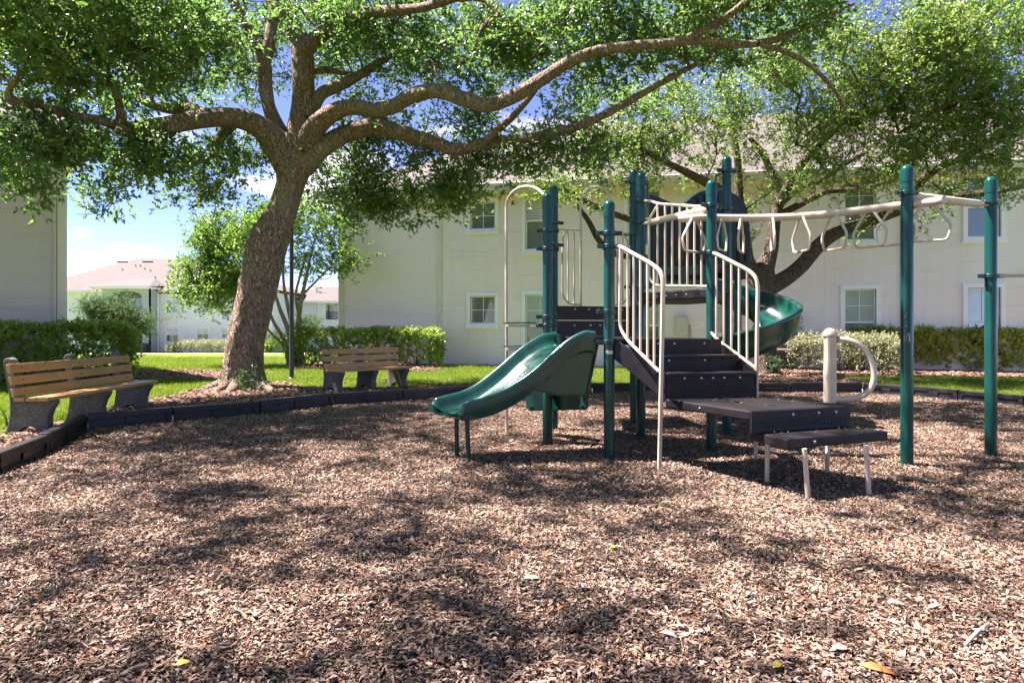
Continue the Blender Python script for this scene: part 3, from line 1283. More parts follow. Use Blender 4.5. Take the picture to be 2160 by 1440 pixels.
# ------------------------------------------------------------------ play structure
PS = thing('play_structure', 'green and cream playground climber with steps, double slides and overhead rings standing in the mulch', 'play structure', (1.6, 6.6, 0))
up = Vector((0, 0, 1))
PBASE = {'a': (1285, 968, 423), 'b': (1155, 937, 408), 'c': (1168, 905, 391), 'd': (1337, 895, 358), 'e': (1352, 922, 364),
         'f': (1501, 953, 380), 'g': (1533, 917, 330), 'h': (1913, 982, 348), 'i': (2090, 962, 373)}
P, PT = {}, {}
PR = .052


def post(base, ztop, r=PR):
    prof = [(r, -.25), (r, ztop - r * 1.1)]
    for k in range(1, 7):
        a = k / 6 * math.pi / 2
        prof.append((r * math.cos(a) if k < 6 else .001, ztop - r * 1.1 + r * 1.1 * math.sin(a)))
    # slightly wider cap seated on the tube
    m = MB().lathe((base.x, base.y, 0), prof, 24)
    ob = m.build('post', M['green'], PS, smooth=True, sharp=50)
    cp = MB().lathe((base.x, base.y, 0), [(r + .003, ztop - r * 1.1 - .10), (r + .003, ztop - r * 1.1)] +
                    [((r + .003) * math.cos(k / 6 * math.pi / 2), ztop - r * 1.1 + (r + .004) * 1.1 * math.sin(k / 6 * math.pi / 2)) for k in range(1, 7)], 24)
    cp.build('post_cap', M['green'], ob, smooth=True, sharp=50)
    return ob


POST_OB = {}
for k, (x, y, t) in PBASE.items():
    b = G(x, y)
    P[k] = b
    PT[k] = H + (HY - t) / F * b.y
    POST_OB[k] = post(b, PT[k])
P['j'] = Vector((6.35, 6.0, 0))
POST_OB['j'] = post(P['j'], 2.7)


def zat(k, py):
    return H + (HY - py) / F * P[k].y


def collar(k, py, ang=0.0, ears=2, hgt=.042, size=1.15):
    """two-piece clamp: a band with bolted ears"""
    z = zat(k, py)
    c = Vector((P[k].x, P[k].y, z))
    m = MB()
    m.lathe(c - up * hgt / 2, [(PR + .002, 0), (PR + .016, .003), (PR + .016, hgt - .003), (PR + .002, hgt)], 24)
    for e in range(ears):
        a = ang + math.pi * e
        d = Vector((math.cos(a), math.sin(a), 0))
        m.box(c + d * (PR + .034 * size), (.056 * size, .034, hgt * .92), (d, up.cross(d), up))
        m.lathe(c + d * (PR + .040 * size) - up.cross(d) * .026, [(.011, 0), (.011, .052)], 8, axis=up.cross(d))
    m.build('clamp', M['clamp'], POST_OB[k], smooth=True, bevel=.002)


for k, py, a in [('a', 492, .1), ('a', 520, .3), ('a', 657, .2), ('a', 721, .1), ('b', 487, .15), ('b', 525, .2), ('b', 668, .1), ('b', 686, -.2),
                 ('c', 470, .2), ('c', 517, .0), ('d', 385, .2), ('d', 494, .0), ('d', 605, 0), ('e', 424, .2), ('e', 469, .1), ('e', 605, .2), ('e', 643, .1),
                 ('f', 434, .4), ('f', 533, .1), ('g', 360, .3), ('g', 441, .1), ('g', 560, .2), ('g', 617, .2), ('h', 408, .3), ('i', 429, .5), ('i', 582, .05)]:
    collar(k, py, a)
# white sticker with a few printed lines on the front post, scratches on the tall post


def post_label(k, px, py0, py1, wpx):
    b = P[k]
    z0, z1 = zat(k, py1), zat(k, py0)
    va = math.atan2(-b.y, -b.x)
    n = 8
    r = PR + .002
    half = wpx / F * b.y / 2 / r
    half = min(half, 1.2)
    V = []
    for i in range(n + 1):
        a = va - half + 2 * half * i / n
        for z in (z0, z1):
            V.append((b.x + r * math.cos(a), b.y + r * math.sin(a), z))
    Fc = [(2 * i, 2 * i + 2, 2 * i + 3, 2 * i + 1) for i in range(n)]
    MB().add(V, Fc).build('sticker', M['sticker'], POST_OB[k], smooth=True)
    m = MB()
    for j, (f0, f1) in enumerate([(.15, .8), (.12, .55)]):
        V = []
        zz = z0 + (z1 - z0) * (.62 - .34 * j)
        for i in range(5):
            a = va - half + 2 * half * (f0 + (f1 - f0) * i / 4)
            for z in (zz, zz + (z1 - z0) * .1):
                V.append((b.x + (r + .001) * math.cos(a), b.y + (r + .001) * math.sin(a), z))
        m.add(V, [(2 * i, 2 * i + 2, 2 * i + 3, 2 * i + 1) for i in range(4)])
    m.build('sticker_print', M['ink'], POST_OB[k])


post_label('a', 1285, 739, 746, 15)


def scratches(k, strokes):
    b = P[k]
    va = math.atan2(-b.y, -b.x)
    m = MB()
    for pts in strokes:
        q = []
        for x, y in pts:
            a = va + (x / PR)
            q.append((b.x + (PR + .0012) * math.cos(a), b.y + (PR + .0012) * math.sin(a), y))
        for i in range(len(q) - 1):
            m.tube([q[i], q[i + 1]], .0016, 4)
    m.build('scratch_marks', M['sticker'], POST_OB[k])['kind'] = 'stuff'


s0 = zat('h', 712)
scratches('h', [[(-.010, s0 + .035), (.004, s0 + .038), (-.006, s0 - .03)], [(.012, s0 + .04), (.026, s0 + .02), (.014, s0 - .005), (.028, s0 - .03), (.012, s0 - .035), (.026, s0 - .002), (.012, s0 + .02), (.024, s0 + .042)],
                [(-.02, s0 + .03), (-.022, s0 - .025)], [(.0, s0 + .10), (-.012, s0 + .12)], [(.004, s0 + .14), (-.008, s0 + .14)], [(-.012, s0 + .18), (-.006, s0 + .21)]])

# --- decks, risers, steps
ZD = [.445, .615, .84, .99, 1.14]


def deck_plate(name, corners, z, th=.07, mat=None, parent=None, holes=True):
    m = MB().prism([Vector((c[0], c[1], z - th)) for c in corners], (0, 0, th))
    return m.build(name, mat or M['deck'], parent or PS, bevel=.012)


def ctr(cs):
    return Vector((sum(c[0] for c in cs) / len(cs), sum(c[1] for c in cs) / len(cs), 0))


def front_dots(a, b, z, n, rows, parent, mat='hole', r=.006, margin=.06, pitch=.022, depth=.001):
    """rows of small drainage holes on an upright panel a-b"""
    a, b = Vector((a[0], a[1], 0)), Vector((b[0], b[1], 0))
    d = (b - a).normalized()
    nn = Vector((d.y, -d.x, 0))
    if nn.y > 0:
        nn = -nn
    L = (b - a).length
    m = MB()
    for q in range(rows):
        for i in range(n):
            p = a + d * (margin + (L - 2 * margin) * i / (n - 1)) + up * (z - q * pitch) + nn * depth
            m.lathe(p, [(r, 0), (r * .9, .0012)], 6, axis=nn)
    o = m.build('drain_holes', M[mat], parent)
    o['kind'] = 'stuff'
    return o


def bolts(a, b, z, fracs, parent, r=.012):
    a, b = Vector((a[0], a[1], 0)), Vector((b[0], b[1], 0))
    d = (b - a).normalized()
    nn = Vector((d.y, -d.x, 0))
    if nn.y > 0:
        nn = -nn
    L = (b - a).length
    for f in fracs:
        p = a + d * (L * f) + up * z
        MB().lathe(p - nn * .002, [(r, 0), (r, .004), (r * .75, .009), (r * .3, .011)], 10, axis=nn).build('bolt', M['bolt'], parent, smooth=True)


# landing (z 0.615) and transfer step (z 0.445)
zl, zt = ZD[1], ZD[0]
FLa, FRa, BRa, BLa = G(1581, 866, zl), G(1789, 855, zl), G(1594, 837, zl), G(1403, 841, zl)
FLb, FRb, BRb, BLb = G(1662, 926, zt), G(1874, 909, zt), G(1787, 900, zt), G(1581, 908, zt)
land = deck_plate('landing_deck', [FLa, FRa, BRa, BLa], zl, .075)
tran = deck_plate('transfer_step', [FLb, FRb, FRa + (BRb - FRa) * .6, FLa + (BLb - FLa) * 1.0], zt, .075)
bolts(FLb, FRb, zt - .034, [.25], tran)
front_dots(FLb, FRb, zt - .032, 5, 1, tran, r=.007, margin=.30)
bolts(BLa, FLa, zl - .036, [.45], land, r=.008)
front_dots(BLa, FLa, zl - .034, 7, 1, land, r=.007, margin=.16)
# riser below the landing front edge
rs = MB().prism([Vector((FLa.x, FLa.y, zt + .001)) , Vector((FRa.x, FRa.y, zt + .001)), Vector((FRa.x, FRa.y, zl - .004)), Vector((FLa.x, FLa.y, zl - .004))],
                Vector((.01, -.022, 0))).build('riser', M['deck'], PS, bevel=.004)
o1, o2 = FLa + Vector((.01, -.023, 0)), FRa + Vector((.01, -.023, 0))
bolts(o1, o2, zl - .042, [.40, .66, .84], rs)
front_dots(o1, o2, zl - .08, 26, 3, rs)
# support legs of the two plates
for (bx, by, tx, ty, tz) in [(1618, 1016, 1619, 940, zt), (1705, 1055, 1696, 940, zt), (1745, 997, 1746, 940, zt), (1833, 1045, 1826, 932, zt)]:
    b = G(bx, by)
    t = D(tx, ty, b.y)
    t2 = b + (t - b) * ((zt - .07 - 0) / max(t.z, .05)) if t.z > .05 else t
    MB().tube([b - (t - b).normalized() * .15, t2], .0185, 12).build('leg', M['cream'], PS, smooth=True)
L1, R1 = G(1390, 993), G(1594, 972)
# stair treads between landing and main deck
A0, B0 = BLa.copy(), BRa.copy()
A3, B3 = Vector((P['a'].x + .06, P['a'].y + .02, 0)), Vector((P['f'].x - .04, P['f'].y + .0, 0))


def lerp2(a, b, t):
    return Vector((a.x + (b.x - a.x) * t, a.y + (b.y - a.y) * t, 0))


lev = [ZD[1], ZD[2], ZD[3], ZD[4]]
for s in range(3):
    t0, t1 = s / 3, (s + 1) / 3
    a0, b0 = lerp2(A0, A3, t0), lerp2(B0, B3, t0)
    a1, b1 = lerp2(A0, A3, t1), lerp2(B0, B3, t1)
    ins = (b0 - a0).normalized() * .012
    a0, b0, a1, b1 = a0 + ins, b0 - ins, a1 + ins, b1 - ins
    z0, z1 = lev[s], lev[s + 1]
    back = (a1 - a0).normalized()
    rp = MB().prism([a0 + up * (z0 + .002), b0 + up * (z0 + .002), b0 + up * (z1 - .002), a0 + up * (z1 - .002)], back * .02).build('riser', M['deck'], PS, bevel=.004)
    if s < 2:
        MB().prism([a0 + up * (z1 - .03) - back * .012, b0 + up * (z1 - .03) - back * .012, b1 + up * (z1 - .03), a1 + up * (z1 - .03)], (0, 0, .032)).build('tread', M['deck'], PS, bevel=.006)
    h = z1 - z0
    bolts(a0, b0, z1 - .045, [[.2, .39, .52, .65, .83], [.22, .62], [.28, .46, .8]][s], rp)
    front_dots(a0, b0, z0 + h * .42, 24, 3, rp, r=.0045)
# stringers
for a, b, nm in ((BLa, P['a'], 0), (BRa, P['f'], 1)):
    d = (Vector((b.x, b.y, 0)) - Vector((a.x, a.y, 0)))
    ad = Vector((a.x, a.y, 0))
    e = ad + d * .96
    side = Vector((d.y, -d.x, 0)).normalized() * (.012)
    q = [ad + up * (.60), ad + up * .85, e + up * 1.16, e + up * .97]
    MB().prism(q, side).build('stringer', M['deck'], PS, bevel=.003)
# handrail panels of the stair
TR = .0165


def tubes(name, path, r=TR, parent=PS, rr=.07, n=10, mat='cream', closed=False):
    return MB().tube(round_path(path, rr, 6, closed), r, n, closed=closed).build(name, M[mat], parent, smooth=True)


def rail_panel(A, B, outer, bottom, bal):
    """outer loop, bottom rail and balusters given where they stand on the upright plane through A and B"""
    pt = [PV(A, B, x, y) for x, y in outer]
    pt[-1].z = -.15
    fr = tubes('handrail', pt, .019, rr=.11)
    pb = [PV(A, B, x, y) for x, y in bottom]
    tubes('rail', pb, .0155, parent=fr, rr=.10)
    for x, y0, y1 in bal:
        a, b = PV(A, B, x, y0), PV(A, B, x, y1)
        MB().tube([a, b], .0115, 8).build('baluster', M['cream'], fr, smooth=True)


PA = P['a'] + Vector((.05, -.02, 0))
rail_panel(PA, L1, [(1300, 517), (1314, 523), (1379, 559), (1399, 578), (1397, 700), (1390, 993)], [(1309, 522), (1307, 690), (1322, 716), (1390, 783)],
           [(1324, 529, 718), (1337, 536, 731), (1351, 544, 745), (1366, 553, 759), (1380, 561, 773)])
PF = P['f'] + Vector((0, -.055, 0))
rail_panel(PF, R1, [(1492, 533), (1506, 533), (1584, 573), (1599, 592), (1597, 700), (1594, 972)], [(1495, 536), (1494, 692), (1510, 714), (1595, 777)],
           [(1511, 538, 716), (1527, 546, 728), (1543, 554, 740), (1559, 562, 752), (1576, 570, 764)])

# main deck behind the stair (posts a, b, c, d, e, f)
zm = ZD[4]
deck_plate('main_deck', [P['a'], P['f'], P['e'], P['c'], P['b']], zm, .06)
# plum riser panels up to the rear deck, seen between the slide and the stair
zr1 = (zm + 1.53) / 2
pa, pb_ = PV(P['c'], P['d'], 1176, 700), PV(P['c'], P['d'], 1334, 700)
pc_, pd_ = Vector((pa.x, pa.y, 0)), Vector((pb_.x, pb_.y, 0))
nf = Vector((.25, -.97, 0))
rp1 = MB().prism([pc_ + up * (zm - .02), pd_ + up * (zm - .02), pd_ + up * (zr1 - .004), pc_ + up * (zr1 - .004)], nf * .02).build('riser', M['deck_brown'], PS, bevel=.004)
zr2 = PV(P['c'], P['d'], 1180, 645).z
rp2 = MB().prism([pc_ + up * (zr1 + .004), pd_ + up * (zr1 + .004), pd_ + up * zr2, pc_ + up * zr2], nf * .02).build('riser', M['deck_brown'], PS, bevel=.004)
bolts(pc_ + nf * .021, pd_ + nf * .021, zr2 - .04, [.22, .40, .53, .66, .85], rp2, r=.014)
bolts(pc_ + nf * .021, pd_ + nf * .021, zr1 - .06, [.21, .42, .55, .8], rp1, r=.014)
deck_plate('rear_deck', [P['c'] + Vector((0, .03, 0)), P['d'] + Vector((0, .03, 0)), P['d'] + Vector((-.1, .8, 0)), P['c'] + Vector((.1, .8, 0))], zr2 - .02, .05)
# upper deck to the spiral slide
zu = zat('f', 606)
up_deck = deck_plate('upper_deck', [P['e'] + Vector((0, -.03, 0)), P['f'] + Vector((-.03, 0.02, 0)), P['g'], P['g'] + Vector((-.2, .95, 0)), P['d']], zu - .005, .10)
bolts(P['e'] + Vector((0, -.045, 0)), P['f'] + Vector((-.04, -.015, 0)), zu - .06, [.25, .4, .55, .7], up_deck, r=.007)
# barrier with balusters between posts e and f
E, Fp = P['e'], P['f']


def q(x, y):
    return PV(E, Fp, x, y)


br_ = tubes('barrier_frame', [q(1358, 424), q(1372, 424), q(1388, 430), q(1492, 437)], .016, rr=.05)
tubes('rail', [q(1388, 432), q(1369, 462), q(1369, 588), q(1383, 602), q(1492, 604)], .0135, parent=br_, rr=.06)
for i, x in enumerate([1387, 1403, 1418, 1434, 1450, 1465, 1480]):
    MB().tube([q(x, 430 + i * 1.0), q(x, 603)], .012, 8).build('baluster', M['cream'], br_, smooth=True)
# rear guard panels between posts c and d with arched climber handholds
C_, D_ = P['c'], P['d']


def w(x, y):
    return PV(C_, D_, x, y)


g_ = tubes('barrier_frame', [w(1168, 483), w(1224, 485)], .0125, rr=.02)
tubes('rail', [w(1199, 484), w(1187, 497), w(1186, 624), w(1201, 641), w(1226, 642)], .0115, parent=g_, rr=.08)
for x in (1198, 1211):
    MB().tube([w(x, 485), w(x, 641)], .0105, 8).build('baluster', M['cream'], g_, smooth=True)
tubes('rail', [w(1167, 480), w(1167, 660)], .014, parent=g_)
g2_ = tubes('barrier_frame', [w(1292, 489), w(1334, 494)], .0125, rr=.02)
tubes('rail', [w(1312, 491), w(1324, 506), w(1324, 628), w(1312, 642), w(1292, 642)], .0115, parent=g2_, rr=.08)
for x in (1302, 1313):
    MB().tube([w(x, 490), w(x, 642)], .0105, 8).build('baluster', M['cream'], g2_, smooth=True)
# arch handhold at the rear opening
arch = [w(1225, 650), w(1225, 480)]
for k in range(0, 11):
    a = math.pi - math.pi * k / 10
    arch.append(w(1257 + 33 * math.cos(a), 432 - 38 * math.sin(a)))
arch.append(w(1291, 600))
MB().tube(arch, .0155, 10).build('arch_handhold', M['cream'], PS, smooth=True)
# tall hooped ladder at the left, its tube standing in the mulch
hb = G(1069, 915)
HB = P['b'] + Vector((0, .05, 0))


def hoop_pt(x, y):
    return PV(hb, HB, x, y)


hoop = [Vector((hb.x, hb.y, -.15)), hoop_pt(1068, 600), hoop_pt(1068, 440)]
for k in range(0, 11):
    a = math.pi - math.pi * .80 * k / 10
    hoop.append(hoop_pt(1112 + 44 * math.cos(a), 437 - 44 * math.sin(a)))
hoop = round_path(hoop, .05, 3)
hp_ = MB().tube(hoop, .0175, 10).build('ladder_hoop', M['cream'], PS, smooth=True)
for y, x1 in ((684, 1116), (733, 1108)):
    a, b = hoop_pt(1070, y + 3), hoop_pt(x1, y + 3)
    MB().bar(a, b, .03, .022).build('rung_arm', M['cream'], hp_, bevel=.003)
    a, b = hoop_pt(1073, y), hoop_pt(x1 + 5, y - 1)
    MB().bar(a + up * .014, b + up * .014, .16, .016).build('rung', M['green'], hp_, bevel=.006)

# --- straight slide
LEFT = [(912, 845), (917, 838), (973, 823), (1009, 804), (1052, 770), (1095, 733), (1138, 706), (1168, 700)]
RIGHT = [(975, 868), (983, 848), (1022, 838), (1074, 815), (1121, 785), (1160, 750), (1199, 716), (1235, 697), (1257, 699)]
eL, eR = G(914, 868, .42), G(981, 886, .40)
tL, tR = P['b'] + Vector((.03, -.08, 0)), P['a'] + Vector((-.13, .02, 0))


def resample(pts, n):
    pts = [Vector(p) for p in pts]
    d = [0]
    for i in range(1, len(pts)):
        d.append(d[-1] + (pts[i] - pts[i - 1]).length)
    out = []
    for i in range(n):
        t = d[-1] * i / (n - 1)
        j = max(k for k in range(len(d)) if d[k] <= t + 1e-9)
        j = min(j, len(pts) - 2)
        f = (t - d[j]) / max(d[j + 1] - d[j], 1e-9)
        out.append(pts[j].lerp(pts[j + 1], f))
    return out


NS = 40
Lp = resample([Vector(p) for p in smooth_line([tuple(PV(eL, tL, x, y)) for x, y in LEFT], 6)], NS)
Rp = resample([Vector(p) for p in smooth_line([tuple(PV(eR, tR, x, y)) for x, y in RIGHT], 6)], NS)
sec = []
for i in range(NS):
    a, b = Lp[i], Rp[i]
    t = i / (NS - 1)
    acr = (b - a)
    acr.z = 0
    acr.normalize()
    dep = .145
    if t > .85:
        dep = .145 + (t - .85) * .1
    if t < .06:
        dep = .05 + .095 * (t / .06)
    zb = min(a.z, b.z) * .5 + (a.z + b.z) * .25 - dep
    zb = min(zb, (a.z + b.z) / 2 - dep)
    rim = .05
    low = -.05 - .06 * math.sin(math.pi * min(t * 1.1, 1))
    s = []
    lowA = Vector((a.x, a.y, zb + low)) + acr * .015
    lowB = Vector((b.x, b.y, zb + low)) - acr * .015
    s += [lowA, Vector((a.x, a.y, a.z - .035)) - acr * .012, a + acr * .002 + up * -.008, a + acr * rim * .5 + up * .006, a + acr * rim - up * .008]
    s += [Vector((a.x, a.y, zb + .035)) + acr * (rim + .028), Vector((a.x, a.y, zb)) + acr * (rim + .065)]
    s += [Vector(((a.x + b.x) / 2, (a.y + b.y) / 2, zb - .004))]
    s += [Vector((b.x, b.y, zb)) - acr * (rim + .065), Vector((b.x, b.y, zb + .035)) - acr * (rim + .028)]
    s += [b - acr * rim - up * .008, b - acr * rim * .5 + up * .006, b - acr * .002 + up * -.008, Vector((b.x, b.y, b.z - .035)) + acr * .012, lowB]
    s += [Vector((b.x, b.y, zb - .03)) - acr * .07, Vector(((a.x + b.x) / 2, (a.y + b.y) / 2, zb - .034)), Vector((a.x, a.y, zb - .03)) + acr * .07]
    sec.append(s)
# rolled lip at the exit
fw = (Lp[0] - Lp[3])
fw.z = 0
fw.normalize()
for dd, dz in ((.012, -.012), (.03, -.035)):
    s0 = [p.copy() for p in sec[0]]
    cz = sum(p.z for p in s0[5:10]) / 5
    s1 = []
    for p in s0:
        s1.append(Vector((p.x + fw.x * dd * .6, p.y + fw.y * dd * .6, p.z + (dz * .6 if p.z > cz - .02 else .02 * dd / .03))))
    sec.insert(0, s1)
m = MB()
ns = len(sec[0])
for s in sec:
    m.v.extend([tuple(p) for p in s])
for i in range(len(sec) - 1):
    for k in range(ns):
        k2 = (k + 1) % ns
        m.f.append((i * ns + k, i * ns + k2, (i + 1) * ns + k2, (i + 1) * ns + k))
        m.mi.append(0)
m.f.append(tuple(range(ns)))
m.mi.append(0)
m.f.append(tuple(reversed(range((len(sec) - 1) * ns, len(sec) * ns))))
m.mi.append(0)
slide = m.build('slide', M['plastic'], PS, smooth=True, sharp=70)
sb = slide.modifiers.new('sub', 'SUBSURF')
sb.levels = sb.render_levels = 1
for (bx, by, tx, ty) in [(964, 962, 963, 880), (990, 973, 985, 884)]:
    b = G(bx, by)
    t = D(tx, ty, b.y)
    MB().tube([b - up * .15, t + up * .03], .0225, 12).build('slide_leg', M['green'], slide, smooth=True)
# steel brackets joining the slide hood to the post
a = PV(eR, tR, 1255, 720)
MB().bar(Vector((a.x, a.y, 1.13)), Vector((P['a'].x, P['a'].y, 1.13)), .03, .07).build('slide_bracket', M['deck'], slide, bevel=.003)
# sloped flank moulding behind the slide: green activity panel under the deck
pnA, pnB = P['b'] + Vector((-.35, .35, 0)), P['a'] + Vector((-.05, .55, 0))


def pn(x, y):
    return PV(pnA, pnB, x, y)


outl = [pn(1107, 840), pn(1110, 860), pn(1116, 867), pn(1236, 864), pn(1240, 858), pn(1242, 820), pn(1252, 770), pn(1262, 722), pn(1190, 720), pn(1120, 790)]
pnl = MB().prism(outl, Vector((.02, .05, 0))).build('activity_panel', M['plastic'], PS, bevel=.01)
# raised shapes on that panel
m = MB()
arc = [pn(1190 + 44 * math.cos(a), 778 + 12 * math.sin(a)) + Vector((-.005, -.012, 0)) for a in np.linspace(.1, math.pi - .1, 12)]
m.tube(arc, .013, 8)
arc = [pn(1160 + 22 * math.cos(a), 812 + 24 * math.sin(a)) + Vector((-.005, -.012, 0)) for a in np.linspace(-.5, 1.4, 10)]
m.tube(arc, .012, 8)
m.build('moulded_rib', M['plastic'], pnl, smooth=True)
MB().lathe(pn(1202, 808), [(.028, 0), (.026, .03), (.01, .045)], 14, axis=Vector((-.2, -1, .2))).build('panel_knob', M['green'], pnl, smooth=True)
for x, y in ((1122, 862), (1228, 860)):
    c = pn(x, y)
    MB().tube([c + Vector((0, -.03, .01)), c + Vector((0, .02, .01))], .022, 8).build('panel_foot', M['green'], pnl, smooth=True)
# dark moulded flank filling the slide's right shoulder
fl = [PV(eR, tR, x, y) for x, y in ((1120, 825), (1160, 790), (1205, 735), (1262, 706), (1266, 720), (1254, 768), (1240, 838), (1180, 838))]
MB().prism([p + Vector((0, .10, 0)) for p in fl], Vector((0, .22, 0))).build('slide_shoulder', M['plastic'], slide, bevel=.02)

# --- spiral slide
SR = .80
sc_y = 8.0 * F / 1250
sc_x = (1681 - CX) / F * sc_y - SR
rz0 = H + (HY - 636) / F * sc_y          # rim height at the right-hand extreme
m = MB()
secs = []
th0, th1, NSP = R(112), R(-235), 90
for i in range(NSP + 1):
    t = i / NSP
    th = th0 + (th1 - th0) * t
    zr = rz0 + .345 * math.degrees(th) / 90.0
    zr = max(zr, .62)
    c, s = math.cos(th), math.sin(th)

    def pt(r, z):
        return Vector((sc_x + r * c, sc_y + r * s, z))
    hgt = .43
    zb = zr - hgt + .06
    ri = .22
    prof = [(ri, zb + .22), (ri + .02, zb + .235), (ri + .045, zb + .21), (ri + .09, zb + .06), (ri + .20, zb), (ri + .34, zb + .03), (SR - .10, zb + .13),
            (SR - .055, zb + .26), (SR - .055, zr - .02), (SR - .04, zr + .004), (SR - .01, zr + .010), (SR + .012, zr - .006), (SR + .010, zr - .035), (SR - .012, zr - .05),
            (SR - .03, zb + .20), (SR - .075, zb + .06), (SR - .16, zb - .01), (ri + .2, zb - .045), (ri + .05, zb + .0)]
    secs.append([pt(r, z) for r, z in prof])
ns = len(secs[0])
for s_ in secs:
    m.v.extend([tuple(p) for p in s_])
for i in range(len(secs) - 1):
    for k in range(ns):
        k2 = (k + 1) % ns
        m.f.append((i * ns + k, i * ns + k2, (i + 1) * ns + k2, (i + 1) * ns + k))
        m.mi.append(0)
m.f.append(tuple(range(ns)))
m.f.append(tuple(reversed(range((len(secs) - 1) * ns, len(secs) * ns))))
m.mi += [0, 0]
sp = m.build('spiral_slide', M['plastic'], PS, smooth=True, sharp=60)
MB().tube([(sc_x, sc_y, -.2), (sc_x, sc_y, 2.0)], .05, 16).build('centre_pole', M['green'], sp, smooth=True)
# hood over the spiral entrance
HYd = 7.55 * F / 1250


def hd(x, y, dy=0.0):
    p = D(x, y, HYd)
    return Vector((p.x, p.y + dy, p.z))


prof = [(1440, 560), (1438, 470), (1441, 448)]
for k in range(1, 12):
    a = math.pi - math.pi * k / 12
    prof.append((1509 + 69 * math.cos(a), 452 - 53 * math.sin(a)))
prof += [(1580, 462), (1583, 500), (1583, 586)]
m = MB()
rows = []
DEP = [0, .06, .2, .4, .6, .72]
for j, dy in enumerate(DEP):
    sx = [1.0, 1.02, 1.01, .99, .95, .88][j]
    row = []
    for x, y in prof:
        row.append(hd(1510 + (x - 1510) * sx, 560 + (y - 560) * (sx), dy))
    rows.append(row)
inner = [[Vector((hd(1510, 560).x + (p.x - hd(1510, 560).x) * .93, p.y, hd(1510, 560).z + (p.z - hd(1510, 560).z) * .95)) for p in r_] for r_ in rows]
k = len(prof)
for r_ in rows + inner:
    m.v.extend([tuple(p) for p in r_])
nr = len(rows)
for j in range(nr - 1):
    for i in range(k - 1):
        m.f.append((j * k + i, (j + 1) * k + i, (j + 1) * k + i + 1, j * k + i + 1))
        m.f.append(((nr + j) * k + i, (nr + j) * k + i + 1, (nr + j + 1) * k + i + 1, (nr + j + 1) * k + i))
for i in range(k - 1):
    m.f.append((i, i + 1, nr * k + i + 1, nr * k + i))
    m.f.append(((nr - 1) * k + i, (2 * nr - 1) * k + i, (2 * nr - 1) * k + i + 1, (nr - 1) * k + i + 1))
m.f.append(tuple((nr - 1) * k + i for i in range(k)))
m.mi = [0] * len(m.f)
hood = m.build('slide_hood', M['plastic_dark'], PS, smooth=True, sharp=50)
fr_ = [hd(1510 + (x - 1510) * .985, 560 + (y - 560) * .99, .02) for x, y in prof]
MB().prism(fr_, Vector((0, .03, 0))).build('hood_front', M['plastic_dark'], hood, bevel=.006)
for x in range(1448, 1576, 14):
    yt = 452 - 53 * math.sqrt(max(0, 1 - ((x - 1509) / 72.0) ** 2)) + 9
    MB().bar(hd(x, 556, .005), hd(x, yt, .005), .045, .03).build('hood_rib', M['plastic_dark'], hood, bevel=.008)
# front mask of the hood: ribbed sheet left and right of the entrance
for (x0, x1, ya, yb, nm) in [(1541, 1580, 425, 586, 'hood_side')]:
    pts = [hd(1541, 412, -.012), hd(1560, 425, -.012), (hd(1577, 452, -.012)), hd(1583, 500, -.012), hd(1583, 586, -.012), hd(1541, 586, -.012)]
    sd = MB().prism(pts, Vector((0, .03, 0))).build('hood_side', M['plastic_dark'], hood, bevel=.008)
    for xx, ya, yb in ((1556, 470, 500), (1556, 520, 560), (1570, 486, 496), (1571, 535, 552)):
        c = (hd(xx, ya, -.018) + hd(xx, yb, -.018)) / 2
        MB().box(c, (.03, .012, abs(hd(xx, ya).z - hd(xx, yb).z))).build('vent_slot', M['hole'], hood, bevel=.004)
# enclosure panel with sloping top, left of the hood
epA, epB = D(1368, 600, 7.4 * F / 1250), D(1500, 600, 7.3 * F / 1250)


def ep(x, y):
    return PV(epA, epB, x, y)


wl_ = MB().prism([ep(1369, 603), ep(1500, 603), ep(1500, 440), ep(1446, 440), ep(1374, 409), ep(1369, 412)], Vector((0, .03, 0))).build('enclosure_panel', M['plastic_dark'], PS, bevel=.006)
for x in range(1378, 1496, 12):
    ytop = 414 + max(0, min((x - 1374) * .42, 30)) + 6
    MB().bar(ep(x, 556) + Vector((0, -.012, 0)), ep(x, ytop) + Vector((0, -.012, 0)), .035, .02).build('panel_rib', M['plastic_dark'], wl_, bevel=.005)
ts = MB().prism([ep(1369, 602), ep(1500, 602), ep(1500, 559), ep(1369, 563)], Vector((0, -.03, 0))).build('kick_panel', M['kick'], wl_, bevel=.005)
for x in (1428, 1474):
    c = ep(x, 585) + Vector((0, -.032, 0))
    pts = [c + Vector((.13 * F / 1400 * dx, 0, .035 * dz)) for dx, dz in ((-.9, -1), (.9, -1), (1, -.5), (1, .5), (.9, 1), (-.9, 1), (-1, .5), (-1, -.5))]
    MB().prism(pts, Vector((0, -.003, 0))).build('hand_slot', M['hole'], ts)
# dark green curved grab loops by the tall posts
for k_, x0, y0, x1, y1 in (('e', 1357, 390, 1366, 425), ('g', 1521, 368, 1509, 392)):
    yy = P[k_].y + .02
    pth_ = [D(x0, y0, yy), D((x0 + x1) / 2 + (4 if k_ == 'e' else -4), y0 + 1, yy), D(x1, (y0 + y1) / 2, yy), D(x1, y1 + 12, yy)]
    tubes('grab_loop', pth_, .012, rr=.05, mat='green')
